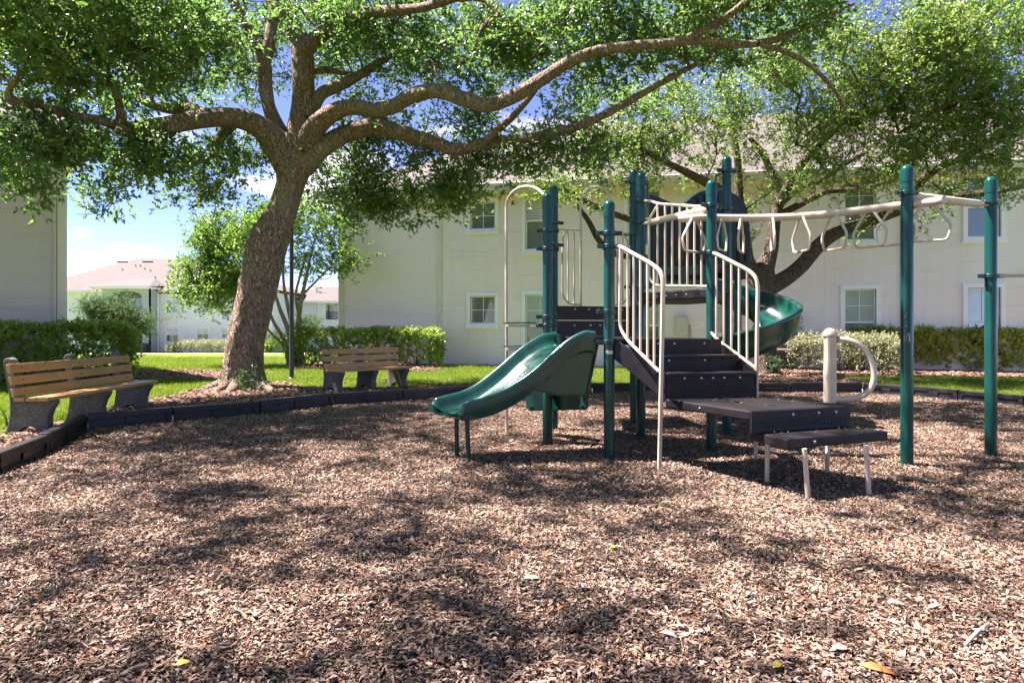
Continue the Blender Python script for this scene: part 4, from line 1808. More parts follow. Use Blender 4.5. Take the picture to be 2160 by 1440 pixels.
# outlet wall of the hood seen over the chute
# --- overhead beam with ring loops
zo = 2.40
for ka, kb, xa, ya, xb, yb in (('e', 'f', 1368, 470, 1494, 441), ('h', 'i', 1922, 413, 2072, 431)):
    A, B = P[ka], P[kb]
    a, b = PV(A, B, xa, ya), PV(A, B, xb, yb)
    dd = (b - a).normalized()
    pts = [A + up * a.z, a + dd * .02, a + dd * .06, b - dd * .06, b - dd * .02, B + up * b.z]
    MB().tube(pts, [.018, .020, .037, .037, .020, .018], 14).build('cross_beam', M['cream'], PS, smooth=True, sharp=60)
zb_ = 2.36
OB = []
for x, y in [(1432, 462), (1473, 459), (1550, 460), (1630, 459), (1720, 454), (1800, 445), (1903, 433), (1958, 427), (1992, 421)]:
    Y = (zb_ - H) * F / (HY - y)
    OB.append(Vector(((x - CX) / F * Y, Y, zb_)))
OBs = [Vector(p) for p in smooth_line([tuple(p) for p in OB], 6)]
MB().tube(OBs, .037, 14).build('overhead_beam', M['cream'], PS, smooth=True)
rings = [(1463, 30, 531), (1521, 20, 528), (1569, 17, 531), (1632, 10, 527), (1695, 3.5, 530), (1762, 9, 526), (1828, 17, 520), (1889, 26, 516), (1955, 36, 508)]
for i, (cx_, hw, yb) in enumerate(rings):
    px_ = min(max(cx_, 1436), 1990)
    best = min(OBs, key=lambda p: abs(CX + F * p.x / p.y - px_))
    Yc = best.y
    full = .175
    half = hw / F * Yc
    sa = min(half / full, 1.0)
    ang = math.acos(sa)
    sgn = 1 if i < 4 else -1
    dv = Vector((math.cos(ang), sgn * math.sin(ang), 0))
    zbot = H + (HY - yb) / F * Yc
    zt_ = zb_ - .03
    c = Vector((best.x + ((cx_ - px_) / F * Yc), Yc, 0))
    hgt = zt_ - zbot
    loop = [c + dv * .03 + up * (zt_ + .02), c + dv * full + up * (zbot + hgt * .42), c + dv * full * .82 + up * zbot, c - dv * full * .82 + up * (zbot),
            c - dv * full + up * (zbot + hgt * .42), c - dv * .03 + up * (zt_ + .02)]
    tubes('ring_handle', loop, .0125, rr=.04, n=8)
# chin bar running off to the right
zc = zat('i', 582)
MB().tube([P['i'] + Vector((.05, 0, zc)), Vector((P['j'].x, P['j'].y, zc))], .017, 10).build('chin_bar', M['cream'], PS, smooth=True)
# a few chips and dry leaves dropped on the plates
lit = []
for quad, z, k in (([FLa, FRa, BRa, BLa], zl, 16), ([FLb, FRb, BRb, BLb], zt, 10)):
    for _ in range(k):
        u, v = random.uniform(.06, .94), random.uniform(.06, .94) ** .6
        p = (quad[0].lerp(quad[1], u)).lerp(quad[3].lerp(quad[2], u), v)
        lit.append((p.x, p.y, z + .001))
LIT_V = [chip_patch('litter_bit', M['chips'], 2, .05, .010, .035) for _ in range(6)]
n = len(lit)
o = instancer('plate_litter', LIT_V, lit, np.stack([np.zeros(n), np.zeros(n), rng.uniform(0, 6.28, n)], 1), rng.uniform(.6, 1.0, n), rng.uniform(0, .12, n))
o['kind'] = 'stuff'
# --- D-shaped grab post on the landing
hpz = zl
hb_ = G(1752, 852, hpz)


def dh(x, y):
    p = D(x, y, hb_.y)
    return Vector((p.x, hb_.y - (x - 1752) / F * hb_.y * .35, p.z))


hw_ = .046
zt2 = D(1750, 706, hb_.y).z
gp = MB()
gp.box((hb_.x - .005, hb_.y, (hpz + zt2) / 2), (.086, .086, zt2 - hpz))
gpo = gp.build('grab_post', M['cream'], PS, bevel=.02)
MB().lathe((hb_.x - .005, hb_.y, zt2), [(.056, -.012), (.058, 0), (.056, .010), (.046, .035), (.028, .052), (.001, .058)], 20).build('post_cap', M['cream'], gpo, smooth=True, sharp=50)
MB().box((hb_.x, hb_.y, hpz + .006), (.14, .12, .010)).build('base_plate', M['deck'], gpo, bevel=.003)
dpts = [dh(x, y) for x, y in ((1752, 717), (1775, 716), (1796, 722), (1812, 735), (1824, 760), (1829, 790), (1824, 815), (1812, 830), (1795, 838), (1775, 841), (1750, 841))]
MB().tube([Vector(p) for p in smooth_line([tuple(p) for p in dpts], 4)], .024, 12).build('grab_loop', M['cream'], gpo, smooth=True)
MB().lathe(dh(1764, 716), [(.030, 0), (.030, .006)], 14, axis=dh(1775, 716) - dh(1752, 717)).build('rust_ring', M['rust'], gpo)


# ------------------------------------------------------------------ benches
def bench(front_left, axis, L, label, n_sup=3, z0=GZ - .02, fr=(.07, .5, .93), ds=1.0):
    axis = Vector((axis[0], axis[1], 0)).normalized()
    front = Vector((axis.y, -axis.x, 0))           # direction the sitter faces
    back = -front
    o = Vector((front_left[0], front_left[1], z0))
    t = thing('park_bench', label, 'bench', tuple(o + axis * L / 2), 'slatted park benches facing the play area')

    def X(a, d, z):
        return o + axis * a + back * d * ds + up * z
    prof = [(.05, 0), (.085, .10), (.095, .20), (.06, .29), (.015, .345), (.0, .385), (.02, .395), (.44, .395), (.475, .50), (.525, .70), (.535, .80),
            (.555, .842), (.60, .86), (.645, .845), (.665, .80), (.64, .70), (.60, .52), (.575, .38), (.575, .25), (.60, .12), (.66, .0), (.50, 0),
            (.46, .055), (.40, .095), (.34, .11), (.27, .095), (.22, .05), (.205, 0)]
    for f in fr:
        c = f * L
        m = MB()
        m.prism([X(c - .055, d, z) for d, z in prof], axis * .11)
        m.build('support', M['concrete'], t, bevel=.014)
    # seat slats
    for k, d in enumerate((.0, .15, .30)):
        m = MB()
        cc = X(L / 2, d + .065, .395 + .021)
        sl_ = m.box(cc, (L, .125 * ds, .04), (axis, back, up)).build('slat', M['slat'], t, bevel=.006)
    # back slats, leaning with the supports
    lean = (back * .19 + up * 1.0).normalized()
    nrm = axis.cross(lean)
    if nrm.dot(front) < 0:
        nrm = -nrm
    for d, z in ((.455, .485), (.482, .615), (.509, .745)):
        c = X(L / 2, d - .012, z)
        sl_ = MB().box(c, (L, .038, .095), (axis, nrm, lean)).build('slat', M['slat'], t, bevel=.006)
        for f in fr:
            p = X(f * L + .01, d - .012, z) + nrm * .0185
            MB().lathe(p, [(.009, 0), (.008, .003)], 8, axis=nrm).build('bolt', M['hole'], sl_)
    return t


bench((-4.98, 7.12), (-.03, 1), 2.36, 'longer tan slatted bench on mossy concrete supports, leftmost, in front of the left hedge', ds=.84)
bench((-3.06, 11.62), (.70, .72), 1.64, 'shorter tan slatted bench on brown concrete supports, behind the slide and beside the oak trunk')

# ------------------------------------------------------------------ lamp post
lb = G(615, 800, GZ)
lp = thing('lamp_post', 'slim dark metal lamp post rising from the lawn right of the large oak trunk', 'lamp post', tuple(lb))
MB().lathe(lb, [(.055, -.1), (.055, .02), (.052, .03), (.046, 2.0), (.042, 4.1)], 16).build('pole', M['pole'], lp, smooth=True)
MB().lathe(lb, [(.075, 0), (.075, .03), (.056, .05)], 16).build('base_collar', M['pole'], lp, smooth=True, sharp=40)
MB().lathe(lb + up * 4.1, [(.05, 0), (.14, .05), (.14, .10), (.18, .12), (.05, .25)], 16).build('lamp_head', M['pole'], lp, smooth=True, sharp=40)


# ------------------------------------------------------------------ buildings
def wall_frame(o, d):
    """local frame of a facade: s along d, h up, out = outward (towards the camera)"""
    d = Vector((d[0], d[1], 0)).normalized()
    outw = Vector((d.y, -d.x, 0))
    if outw.y > 0:
        outw = -outw
    return d, outw


def holed_wall(m, o, d, outw, x0, x1, z0, z1, holes, th=.2):
    """wall slab with rectangular openings, built of blocks butted end to end"""
    xs = sorted(set([x0, x1] + [h[0] for h in holes] + [h[1] for h in holes]))
    for i in range(len(xs) - 1):
        a, b = xs[i], xs[i + 1]
        hs = sorted([(h[2], h[3]) for h in holes if h[0] <= a + 1e-6 and h[1] >= b - 1e-6])
        z = z0
        for h0, h1 in hs + [(z1, z1)]:
            if h0 > z + 1e-4:
                q = [o + d * a + up * z, o + d * b + up * z, o + d * b + up * h0, o + d * a + up * h0]
                m.add(q, [(0, 1, 2, 3)])
                z = max(z, h1)
            else:
                z = max(z, h1)
    for (a, b, c, e) in holes:      # reveals
        q = [o + d * a + up * c, o + d * b + up * c, o + d * b + up * e, o + d * a + up * e]
        r = [p - outw * th for p in q]
        m.add(q + r, [(0, 1, 5, 4), (1, 2, 6, 5), (2, 3, 7, 6), (3, 0, 4, 7)])
    return m


def window(parent, o, d, outw, a, b, c, e, tw=.11, sashes=2, muntin=True, glass='glass', blind=False, sill=True, double=False, tmat='trim', rec=.07, glass2=None):
    """window with moulded surround; a..b along the wall, c..e in height (outside of the surround)"""
    def Q(s, h, k):
        return o + d * s + up * h + outw * k
    m = MB()
    ax = (d, outw, up)
    # surround
    m.box(Q((a + b) / 2, e - tw / 2, .018), (b - a, .075, tw), ax)
    m.box(Q((a + b) / 2, c + tw / 2, .018), (b - a, .075, tw), ax)
    m.box(Q(a + tw / 2, (c + e) / 2, .018), (tw, .075, e - c - 2 * tw), ax)
    m.box(Q(b - tw / 2, (c + e) / 2, .018), (tw, .075, e - c - 2 * tw), ax)
    w_ = m.build('window', M[tmat], parent, bevel=.004)
    if sill:
        MB().box(Q((a + b) / 2, c - .02, .03), (b - a + .06, .12, .05), ax).build('sill', M[tmat], w_, bevel=.004)
    A, B, Cc, Ee = a + tw, b - tw, c + tw, e - tw
    fw_ = .035
    m = MB()
    for s0, s1 in ([(A, B)] if not double else [(A, (A + B) / 2), ((A + B) / 2, B)]):
        m.box(Q(s0 + fw_ / 2, (Cc + Ee) / 2, -rec), (fw_, .04, Ee - Cc), ax)
        m.box(Q(s1 - fw_ / 2, (Cc + Ee) / 2, -rec), (fw_, .04, Ee - Cc), ax)
        m.box(Q((s0 + s1) / 2, Ee - fw_ / 2, -rec), (s1 - s0 - 2 * fw_, .04, fw_), ax)
        m.box(Q((s0 + s1) / 2, Cc + fw_ / 2, -rec), (s1 - s0 - 2 * fw_, .04, fw_), ax)
        if sashes == 2:
            m.box(Q((s0 + s1) / 2, (Cc + Ee) / 2 - .0, -rec + .008), (s1 - s0 - 2 * fw_, .05, fw_ * 1.3), ax)
    m.build('sash', M['trim'], w_, bevel=.003)
    if muntin:
        m = MB()
        m.box(Q((A + B) / 2, (Cc + Ee) / 2 if sashes == 1 else (Cc + 3 * Ee) / 4, -rec - .008), (B - A - 2 * fw_, .014, .018), ax)
        zt_ = (Ee + Cc) / 2 if sashes == 2 else Cc
        m.box(Q((A + B) / 2, (zt_ + Ee) / 2, -rec - .0075), (.018, .014, Ee - zt_ - fw_ * 1.3), ax)
        m.build('muntin', M['trim'], w_)
    mid = (Cc + Ee) / 2
    if sashes == 2:
        for z0_, z1_, g in ((mid, Ee, glass), (Cc, mid, glass2 or glass)):
            q_ = [Q(A, z0_, -rec - .02), Q(B, z0_, -rec - .02), Q(B, z1_, -rec - .02), Q(A, z1_, -rec - .02)]
            MB().prism(q_, -outw * .01).build('pane', M[g], w_)
    else:
        for s0, s1 in ((A, (A + B) / 2), ((A + B) / 2, B)):
            q_ = [Q(s0, Cc, -rec - .02), Q(s1, Cc, -rec - .02), Q(s1, Ee, -rec - .02), Q(s0, Ee, -rec - .02)]
            MB().prism(q_, -outw * .01).build('pane', M[glass], w_)
    if blind:
        m = MB()
        nsl = int((Ee - mid) / .05)
        for k in range(nsl):
            m.box(Q((A + B) / 2, mid + .03 + k * .05, -rec - .014), (B - A - .09, .006, .030), ax)
        m.build('blind', M['blind'], w_)
    return w_


def roof_face(m, pts, mi=0):
    m.add(pts, [tuple(range(len(pts)))], mi)


def roof_uv(o):
    me = o.data
    uv = me.uv_layers.new(name='UVMap')
    for p in me.polygons:
        n = p.normal
        s = Vector((-n.y, n.x, 0))
        if s.length < 1e-3:
            s = Vector((1, 0, 0))
        s.normalize()
        t = n.cross(s)
        for li in p.loop_indices:
            v = me.vertices[me.loops[li].vertex_index].co
            uv.data[li].uv = (v.dot(s), v.dot(t))


# main cream building behind the playground
mo = Vector(((715 - CX) / F * 21.05, 21.05, 0))
m2 = Vector(((2100 - CX) / F * 17.25, 17.25, 0))
md, mout = wall_frame(mo, (m2.x - mo.x, m2.y - mo.y))
MAINW = mo
BH = 5.22


def on_main(px, py):
    p = PV(mo, m2, px, py)
    return (Vector((p.x, p.y, 0)) - mo).dot(md), p.z


bd_main = thing('apartment_building', 'cream stucco two storey apartment building with pinkish roof behind the play structure', 'building', tuple(mo))
WINS = [  # (px0, py0, px1, py1, kind)
    (985, 617, 1052, 690, 'small', 'glass'), (985, 420, 1052, 492, 'small', 'glass'),
    (1101, 613, 1176, 762, 'tall', 'glass_light'), (1101, 397, 1176, 535, 'blind', 'glass'),
    (1316, 612, 1400, 760, 'tall', 'glass_light'), (1316, 396, 1400, 527, 'tall', 'glass'),
    (1772, 602, 1857, 757, 'tall', 'glass_light'), (1772, 374, 1857, 516, 'tall', 'glass'),
    (2030, 598, 2120, 757, 'tall', 'glass_light'), (2030, 364, 2120, 510, 'tall', 'glass')]
wins = []
for x0, y0, x1, y1, kd, gl in WINS:
    a, zt_ = on_main(x0, y0)
    b, _ = on_main(x1, y0)
    _, zb2 = on_main(x0, y1)
    wins.append((a, b, zb2, zt_, kd, gl))
holes = [(a + .05, b - .05, c + .05, e - .05) for a, b, c, e, kd, gl in wins]
MLEN = 27.0
m = holed_wall(MB(), mo, md, mout, 0, MLEN, -.4, BH, holes)
# other sides
inw = -mout
m.add([mo - up * .4, mo + inw * 12 - up * .4, mo + inw * 12 + up * BH, mo + up * BH], [(0, 1, 2, 3)])
e_ = mo + md * MLEN
m.add([e_ - up * .4, e_ + inw * 12 - up * .4, e_ + inw * 12 + up * BH, e_ + up * BH], [(3, 2, 1, 0)])
m.add([mo + inw * 12 - up * .4, e_ + inw * 12 - up * .4, e_ + inw * 12 + up * BH, mo + inw * 12 + up * BH], [(0, 1, 2, 3)])
m.build('wall', M['stucco'], bd_main)
MB().box(mo + md * MLEN / 2 + inw * 6 + up * 2.6, (MLEN - .8, 11.2, 5), (md, mout, up)).build('interior', M['dark_void'], bd_main)
for a, b, c, e, kd, gl in wins:
    if kd == 'small':
        window(bd_main, mo, md, mout, a, b, c, e, sashes=1, glass=gl)
    else:
        window(bd_main, mo, md, mout, a, b, c, e, sashes=2, glass=gl, blind=(kd == 'blind'), glass2='glass')
ax = (md, mout, up)
MB().box(mo + md * .09 + mout * .012 + up * (BH / 2), (.2, .03, BH), ax).build('corner_trim', M['fascia'], bd_main, bevel=.004)
# downspouts
for px in (929, 1905):
    s, _ = on_main(px, 700)
    ds = MB().box(mo + md * s + mout * .045 + up * (BH / 2 + .12), (.09, .07, BH - .35), ax)
    ds.box(mo + md * (s - .02) + mout * .10 + up * .22, (.09, .14, .09), ax)
    ds.build('downspout', M['fascia'], bd_main, bevel=.01)
# control joints as thin recessed-looking beads
for px in (1740, 1552):
    s, _ = on_main(px, 700)
    MB().box(mo + md * s + mout * .003 + up * (BH / 2), (.02, .008, BH), ax).build('joint_bead', M['stucco'], bd_main)
# eaves and roof
OV = .55
ea = mo - md * OV + mout * OV
eb = mo + md * (MLEN + OV) + mout * OV
ec = mo + md * (MLEN + OV) + inw * (12 + OV)
ed = mo - md * OV + inw * (12 + OV)
MB().prism([p + up * (BH + .0) for p in (ea, eb, ec, ed)], (0, 0, .02)).build('soffit', M['fascia'], bd_main)
fs_ = MB()
for p_, q_ in ((ea, eb), (eb, ec), (ec, ed), (ed, ea)):
    fs_.bar(p_ + up * (BH + .12), q_ + up * (BH + .12), .04, .18)
fs_.build('fascia_board', M['fascia'], bd_main)
gt_ = MB().bar(ea + up * (BH + .19) + mout * .06, eb + up * (BH + .19) + mout * .06, .10, .10).build('gutter', M['fascia'], bd_main, bevel=.02)
RH = 3.75
r1 = mo + md * 5.5 + inw * 6 + up * (BH + RH)
r2 = mo + md * (MLEN - 5.5) + inw * 6 + up * (BH + RH)
m = MB()
zz = up * (BH + .22)
roof_face(m, [ea + zz, eb + zz, r2, r1])
roof_face(m, [eb + zz, ec + zz, r2])
roof_face(m, [ec + zz, ed + zz, r1, r2])
roof_face(m, [ed + zz, ea + zz, r1])
rf = m.build('roof', M['roof'], bd_main)
roof_uv(rf)

# left building, its facade running away to the right
LY = 14.9
lc = Vector(((140 - CX) / F * LY, LY, 0))
ld = Vector((.72, .69, 0)).normalized()
lout = Vector((ld.y, -ld.x, 0))
LH = H + (HY - 303) / F * LY
bl = thing('apartment_building', 'grey beige stucco apartment building cut by the left edge behind the left hedge', 'building', tuple(lc))
l0 = lc - ld * 12
m = MB()
m.add([l0 - up * .3, lc - up * .3, lc + up * LH, l0 + up * LH], [(0, 1, 2, 3)])
li = -lout
m.add([lc - up * .3, lc + li * 5 - up * .3, lc + li * 5 + up * LH, lc + up * LH], [(0, 1, 2, 3)])
m.add([l0 - up * .3, l0 + li * 5 - up * .3, l0 + li * 5 + up * LH, l0 + up * LH], [(3, 2, 1, 0)])
m.add([l0 + li * 5 - up * .3, lc + li * 5 - up * .3, lc + li * 5 + up * LH, l0 + li * 5 + up * LH], [(3, 2, 1, 0)])
m.build('wall', M['stucco_grey'], bl)
axl = (ld, lout, up)
MB().box(lc - ld * .085 + lout * .012 + up * LH / 2, (.19, .03, LH), axl).build('corner_trim', M['fascia'], bl, bevel=.004)
MB().box(lc - ld * .225 + lout * .035 + up * LH / 2, (.055, .06, LH), axl).build('downspout', M['stucco_grey'], bl, bevel=.01)
oa, ob = l0 + lout * .6, lc + ld * .7 + lout * .6
oc, od = lc + ld * .7 + li * 5.6, l0 + li * 5.6
MB().prism([p + up * LH for p in (oa, ob, oc, od)], (0, 0, .03)).build('soffit', M['fascia'], bl)
fs_ = MB()
for p_, q_ in ((oa, ob), (ob, oc), (oc, od), (od, oa)):
    fs_.bar(p_ + up * (LH + .13), q_ + up * (LH + .13), .04, .2)
fs_.build('fascia_board', M['fascia'], bl)
m = MB()
zz = up * (LH + .24)
ra, rb = l0 + ld * 4 + li * 5 + up * (LH + 3), lc - ld * 4.5 + li * 5 + up * (LH + 3)
roof_face(m, [oa + zz, ob + zz, rb, ra])
roof_face(m, [ob + zz, oc + zz, rb])
roof_face(m, [oc + zz, od + zz, ra, rb])
roof_face(m, [od + zz, oa + zz, ra])
rf = m.build('roof', M['roof'], bl)
roof_uv(rf)

# far white building across the lawn
FY = 58.0
fo = Vector((0, FY, 0))
fd, fout = Vector((1, 0, 0)), Vector((0, -1, 0))
fax = (fd, fout, up)
k_ = FY / F


def fx(px):
    return (px - CX) * k_


def fz(py):
    return H + (HY - py) * k_


bf = thing('apartment_building', 'white two storey apartment building with arched grey green balcony across the lawn', 'building', (fx(330), FY, far_z(FY)))
FZ0 = far_z(FY) - .2
EZ = fz(616)
fw = [(348, 630, 378, 662), (348, 689, 378, 723), (414, 690, 442, 718), (414, 632, 442, 662), (466, 654, 486, 676), (466, 691, 486, 716), (188, 621, 207, 650),
      (146, 613, 152, 662), (510, 632, 538, 662), (510, 690, 538, 720)]
PX0, PX1 = 240, 333     # porch block
holes = [(fx(a) + .1, fx(c) - .1, fz(d_) + .1, fz(b) - .1) for a, b, c, d_ in fw if not (a > 130 and a < 160)]
m = MB()
holed_wall(m, fo, fd, fout, fx(60), fx(PX0), FZ0, EZ, [h for h in holes if h[0] < fx(PX0)], th=.15)
holed_wall(m, fo, fd, fout, fx(PX1), fx(575), FZ0, EZ - .15, [h for h in holes if h[0] > fx(PX1)], th=.15)
m.add([Vector((fx(575), FY, FZ0)), Vector((fx(575), FY + 12, FZ0)), Vector((fx(575), FY + 12, EZ)), Vector((fx(575), FY, EZ))], [(0, 1, 2, 3)])
m.add([Vector((fx(60), FY, FZ0)), Vector((fx(60), FY + 12, FZ0)), Vector((fx(60), FY + 12, EZ)), Vector((fx(60), FY, EZ))], [(3, 2, 1, 0)])
m.add([Vector((fx(60), FY + 12, FZ0)), Vector((fx(575), FY + 12, FZ0)), Vector((fx(575), FY + 12, EZ)), Vector((fx(60), FY + 12, EZ))], [(3, 2, 1, 0)])
m.build('wall', M['stucco_white'], bf)
for a, b, c, d_ in fw:
    if 130 < a < 160:
        continue
    window(bf, fo, fd, fout, fx(a), fx(c), fz(d_), fz(b), tw=.10, muntin=False, double=True, glass='glass_light' if b < 680 else 'blind', glass2='glass', sill=False, rec=.05)
# porch block proud of the wall: piers, beam, arch
PD = 1.6
pf = fo + fout * PD


def pbk(x, z, k=0.0):
    return Vector((x, FY - PD + k, z))


px_l, px_r, ox_l, ox_r = fx(240), fx(335), fx(256), fx(321)
bz0, bz1 = fz(679), fz(672)           # balcony beam
az0, az1 = fz(628), fz(616)           # arch springing and crown
tz = fz(606)
m = MB()
m.prism([pbk(px_l, FZ0), pbk(ox_l, FZ0), pbk(ox_l, tz), pbk(px_l, tz)], (0, .35, 0))
m.prism([pbk(ox_r, FZ0), pbk(px_r, FZ0), pbk(px_r, tz), pbk(ox_r, tz)], (0, .35, 0))
arcp = []
for i in range(13):
    a = math.pi * i / 12
    arcp.append(pbk((ox_l + ox_r) / 2 - (ox_r - ox_l) / 2 * math.cos(a), az0 + (az1 - az0) * math.sin(a)))
for i in range(12):
    m.prism([arcp[i], arcp[i + 1], Vector((arcp[i + 1].x, arcp[i + 1].y, tz)), Vector((arcp[i].x, arcp[i].y, tz))], (0, .35, 0))
pr = m.build('porch_wall', M['stucco_green'], bf)
m = MB()
m.add([pbk(px_r, FZ0), pbk(px_r, FZ0, PD), pbk(px_r, tz, PD), pbk(px_r, tz)], [(0, 1, 2, 3)])
m.add([pbk(px_l, FZ0), pbk(px_l, FZ0, PD), pbk(px_l, tz, PD), pbk(px_l, tz)], [(3, 2, 1, 0)])
m.add([pbk(px_l, FZ0, PD + .5), pbk(px_r, FZ0, PD + .5), pbk(px_r, tz, PD + .5), pbk(px_l, tz, PD + .5)], [(0, 1, 2, 3)])
m.build('porch_recess_wall', M['stucco_green'], bf)
MB().box(pbk((ox_l + ox_r) / 2, (bz0 + bz1) / 2, .1), (ox_r - ox_l, .5, bz1 - bz0), fax).build('balcony_beam', M['trim'], bf, bevel=.01)
MB().box(pbk((ox_l + ox_r) / 2, bz0 + .02, 1.0), (ox_r - ox_l, 1.4, .1), fax).build('balcony_floor', M['stucco_green'], bf)
rail = MB()
rz = fz(648)
rail.bar(pbk(ox_l, rz), pbk(ox_r, rz), .05, .05)
rail_o = rail.build('balcony_rail', M['pole'], bf)
for i in range(22):
    x = ox_l + (ox_r - ox_l) * (i + .5) / 22
    MB().box(pbk(x, (rz + bz1) / 2, .0), (.02, .02, rz - bz1 - .03), fax).build('baluster', M['pole'], rail_o)
for x0, x1, y0, y1 in ((268, 296, 628, 672), (283, 297, 702, 740)):
    w_ = MB().box(pbk(fx((x0 + x1) / 2), fz((y0 + y1) / 2), PD + .4), ((x1 - x0) * k_, .1, (y1 - y0) * k_), fax).build('balcony_door', M['trim'], bf)
    MB().box(pbk(fx((x0 + x1) / 2), fz((y0 + y1) / 2), PD + .34), ((x1 - x0) * k_ - .4, .03, (y1 - y0) * k_ - .4), fax).build('pane', M['glass'], w_)
MB().box(pbk(fx(305), fz(727), .9), (.5, .4, 1.6), fax).build('storage_cabinet', M['dark_void'], bf)
# roof of the far building
ex0, ex1, ey0, ey1 = fx(60) - .6, fx(575) + .6, FY - .6, FY + 12.6
m = MB()
zE = EZ + .15
RY = FY + 6
rid = [Vector((fx(213), RY, H + (HY - 547) * RY / F)), Vector((fx(345), RY, H + (HY - 553) * RY / F)), Vector((fx(470), RY, H + (HY - 596) * RY / F))]
rl, rr_ = Vector((fx(205), RY, H + (HY - 545) / F * RY)), Vector((fx(330), RY, H + (HY - 545) / F * RY))
a0, a1, a2, a3 = Vector((ex0, ey0, zE)), Vector((ex1, ey0, zE)), Vector((ex1, ey1, zE)), Vector((ex0, ey1, zE))
roof_face(m, [a0, a1, rr_, rl])
roof_face(m, [a1, a2, rr_])
roof_face(m, [a2, a3, rl, rr_])
roof_face(m, [a3, a0, rl])
rf = m.build('roof', M['roof'], bf)
roof_uv(rf)
for x0, y0, x1, y1 in ((250, 556, 268, 560), (303, 561, 322, 565)):
    p = Vector((fx((x0 + x1) / 2) * 1.09, RY - .8, fz(0) * 0 + rl.z - .42))
    MB().box(p, (.95 * 1.0, .25, .12)).build('ridge_vent', M['dark_void'], rf)
for x, y in ((286, 566), (296, 566), (305, 573), (317, 577), (258, 575), (327, 592), (358, 580)):
    t = (y - 547) / 70.0
    yy = RY + (ey0 - RY) * t
    zz_ = rl.z + (zE - rl.z) * t
    MB().lathe(((x - CX) / F * yy, yy, zz_ - .05), [(.06, 0), (.06, .22)], 8).build('vent_pipe', M['utility'], rf)
# eaves
m = MB()
m.bar(Vector((ex0, ey0, EZ + .07)), Vector((px_l - .5, ey0, EZ + .07)), .06, .2)
m.bar(Vector((px_r + .5, ey0, EZ + .07)), Vector((ex1, ey0, EZ + .07)), .06, .2)
m.build('fascia_board', M['trim'], bf)
MB().box(Vector(((ex0 + ex1) / 2, FY - .3, EZ + .02)), (ex1 - ex0, .6, .04)).build('soffit', M['trim'], bf)
# porch hip roof
h0 = fz(607)
pl, pr_ = fx(222), fx(345)
yf = FY - PD - .7
m = MB()
t1, t2 = Vector((fx(262), FY + 1.8, fz(583))), Vector((fx(305), FY + 1.8, fz(583)))
roof_face(m, [Vector((pl, yf, h0)), Vector((pr_, yf, h0)), t2, t1])
roof_face(m, [Vector((pr_, yf, h0)), Vector((pr_, FY + 2, h0 + .3)), t2])
roof_face(m, [Vector((pl, FY + 2, h0 + .3)), Vector((pl, yf, h0)), t1])
rf2 = m.build('porch_roof', M['roof'], bf)
roof_uv(rf2)
MB().prism([Vector((pl, yf, h0 - .18)), Vector((pr_, yf, h0 - .18)), Vector((pr_, FY, h0 - .18)), Vector((pl, FY, h0 - .18))], (0, 0, .16)).build('porch_fascia', M['trim'], bf)
for x in (240, 337):
    MB().tube([Vector((fx(x), FY - .3, FZ0)), Vector((fx(x), FY - .3, EZ - .1))], .06, 8).build('downspout', M['trim'], bf)
MB().box((fx(328), FY - PD - .25, fz(733)), (.8, .8, .8)).build('condenser_unit', M['dark_void'], bf)

# second far building glimpsed between the small tree and the cream corner
GY = 64.0
gk = GY / F


def gx(px):
    return (px - CX) * gk


def gz(py):
    return H + (HY - py) * gk


bg = thing('apartment_building', 'white apartment building glimpsed right of the lamp post beyond the small tree', 'building', (gx(680), GY, far_z(GY)))
go_ = Vector((0, GY, 0))
m = MB()
holed_wall(m, go_, fd, fout, gx(596), gx(790), far_z(GY) - .3, gz(636), [(gx(687), gx(713), gz(674), gz(641))], th=.9)
m.add([Vector((gx(596), GY, -1.2)), Vector((gx(596), GY + 10, -1.2)), Vector((gx(596), GY + 10, gz(636))), Vector((gx(596), GY, gz(636)))], [(3, 2, 1, 0)])
m.add([Vector((gx(686), GY + .9, gz(675))), Vector((gx(714), GY + .9, gz(675))), Vector((gx(714), GY + .9, gz(640))), Vector((gx(686), GY + .9, gz(640)))], [(0, 1, 2, 3)])
m.build('wall', M['stucco_white'], bg)
MB().box((gx(708), GY + .8, gz(658)), (.7, .1, 1.3)).build('balcony_door', M['glass'], bg)
MB().box((gx(690), GY + .8, gz(658)), (.3, .1, 1.3)).build('balcony_window', M['glass'], bg)
rl_ = MB()
rl_.bar(Vector((gx(687), GY + .05, gz(658))), Vector((gx(713), GY + .05, gz(658))), .05, .05)
rlo = rl_.build('balcony_rail', M['pole'], bg)
for i in range(10):
    MB().box((gx(687) + (gx(713) - gx(687)) * (i + .5) / 10, GY + .05, (gz(658) + gz(674)) / 2), (.03, .03, gz(658) - gz(674))).build('baluster', M['pole'], rlo)
MB().box((gx(700), GY - .02, gz(694)), (1.1, .06, .5)).build('window', M['glass'], bg)
m = MB()
roof_face(m, [Vector((gx(590), GY - .6, gz(636))), Vector((gx(800), GY - .6, gz(636))), Vector((gx(780), GY + 5, gz(598))), Vector((gx(640), GY + 5, gz(598)))])
roof_face(m, [Vector((gx(590), GY + 11, gz(636))), Vector((gx(590), GY - .6, gz(636))), Vector((gx(640), GY + 5, gz(598)))])
rf = m.build('roof', M['roof'], bg)
roof_uv(rf)
MB().bar(Vector((gx(590), GY - .6, gz(637))), Vector((gx(800), GY - .6, gz(637))), .08, .2).build('fascia_board', M['trim'], bg)
MB().tube([(gx(672), GY - .1, -1), (gx(672), GY - .1, gz(638))], .06, 8).build('downspout', M['trim'], bg)

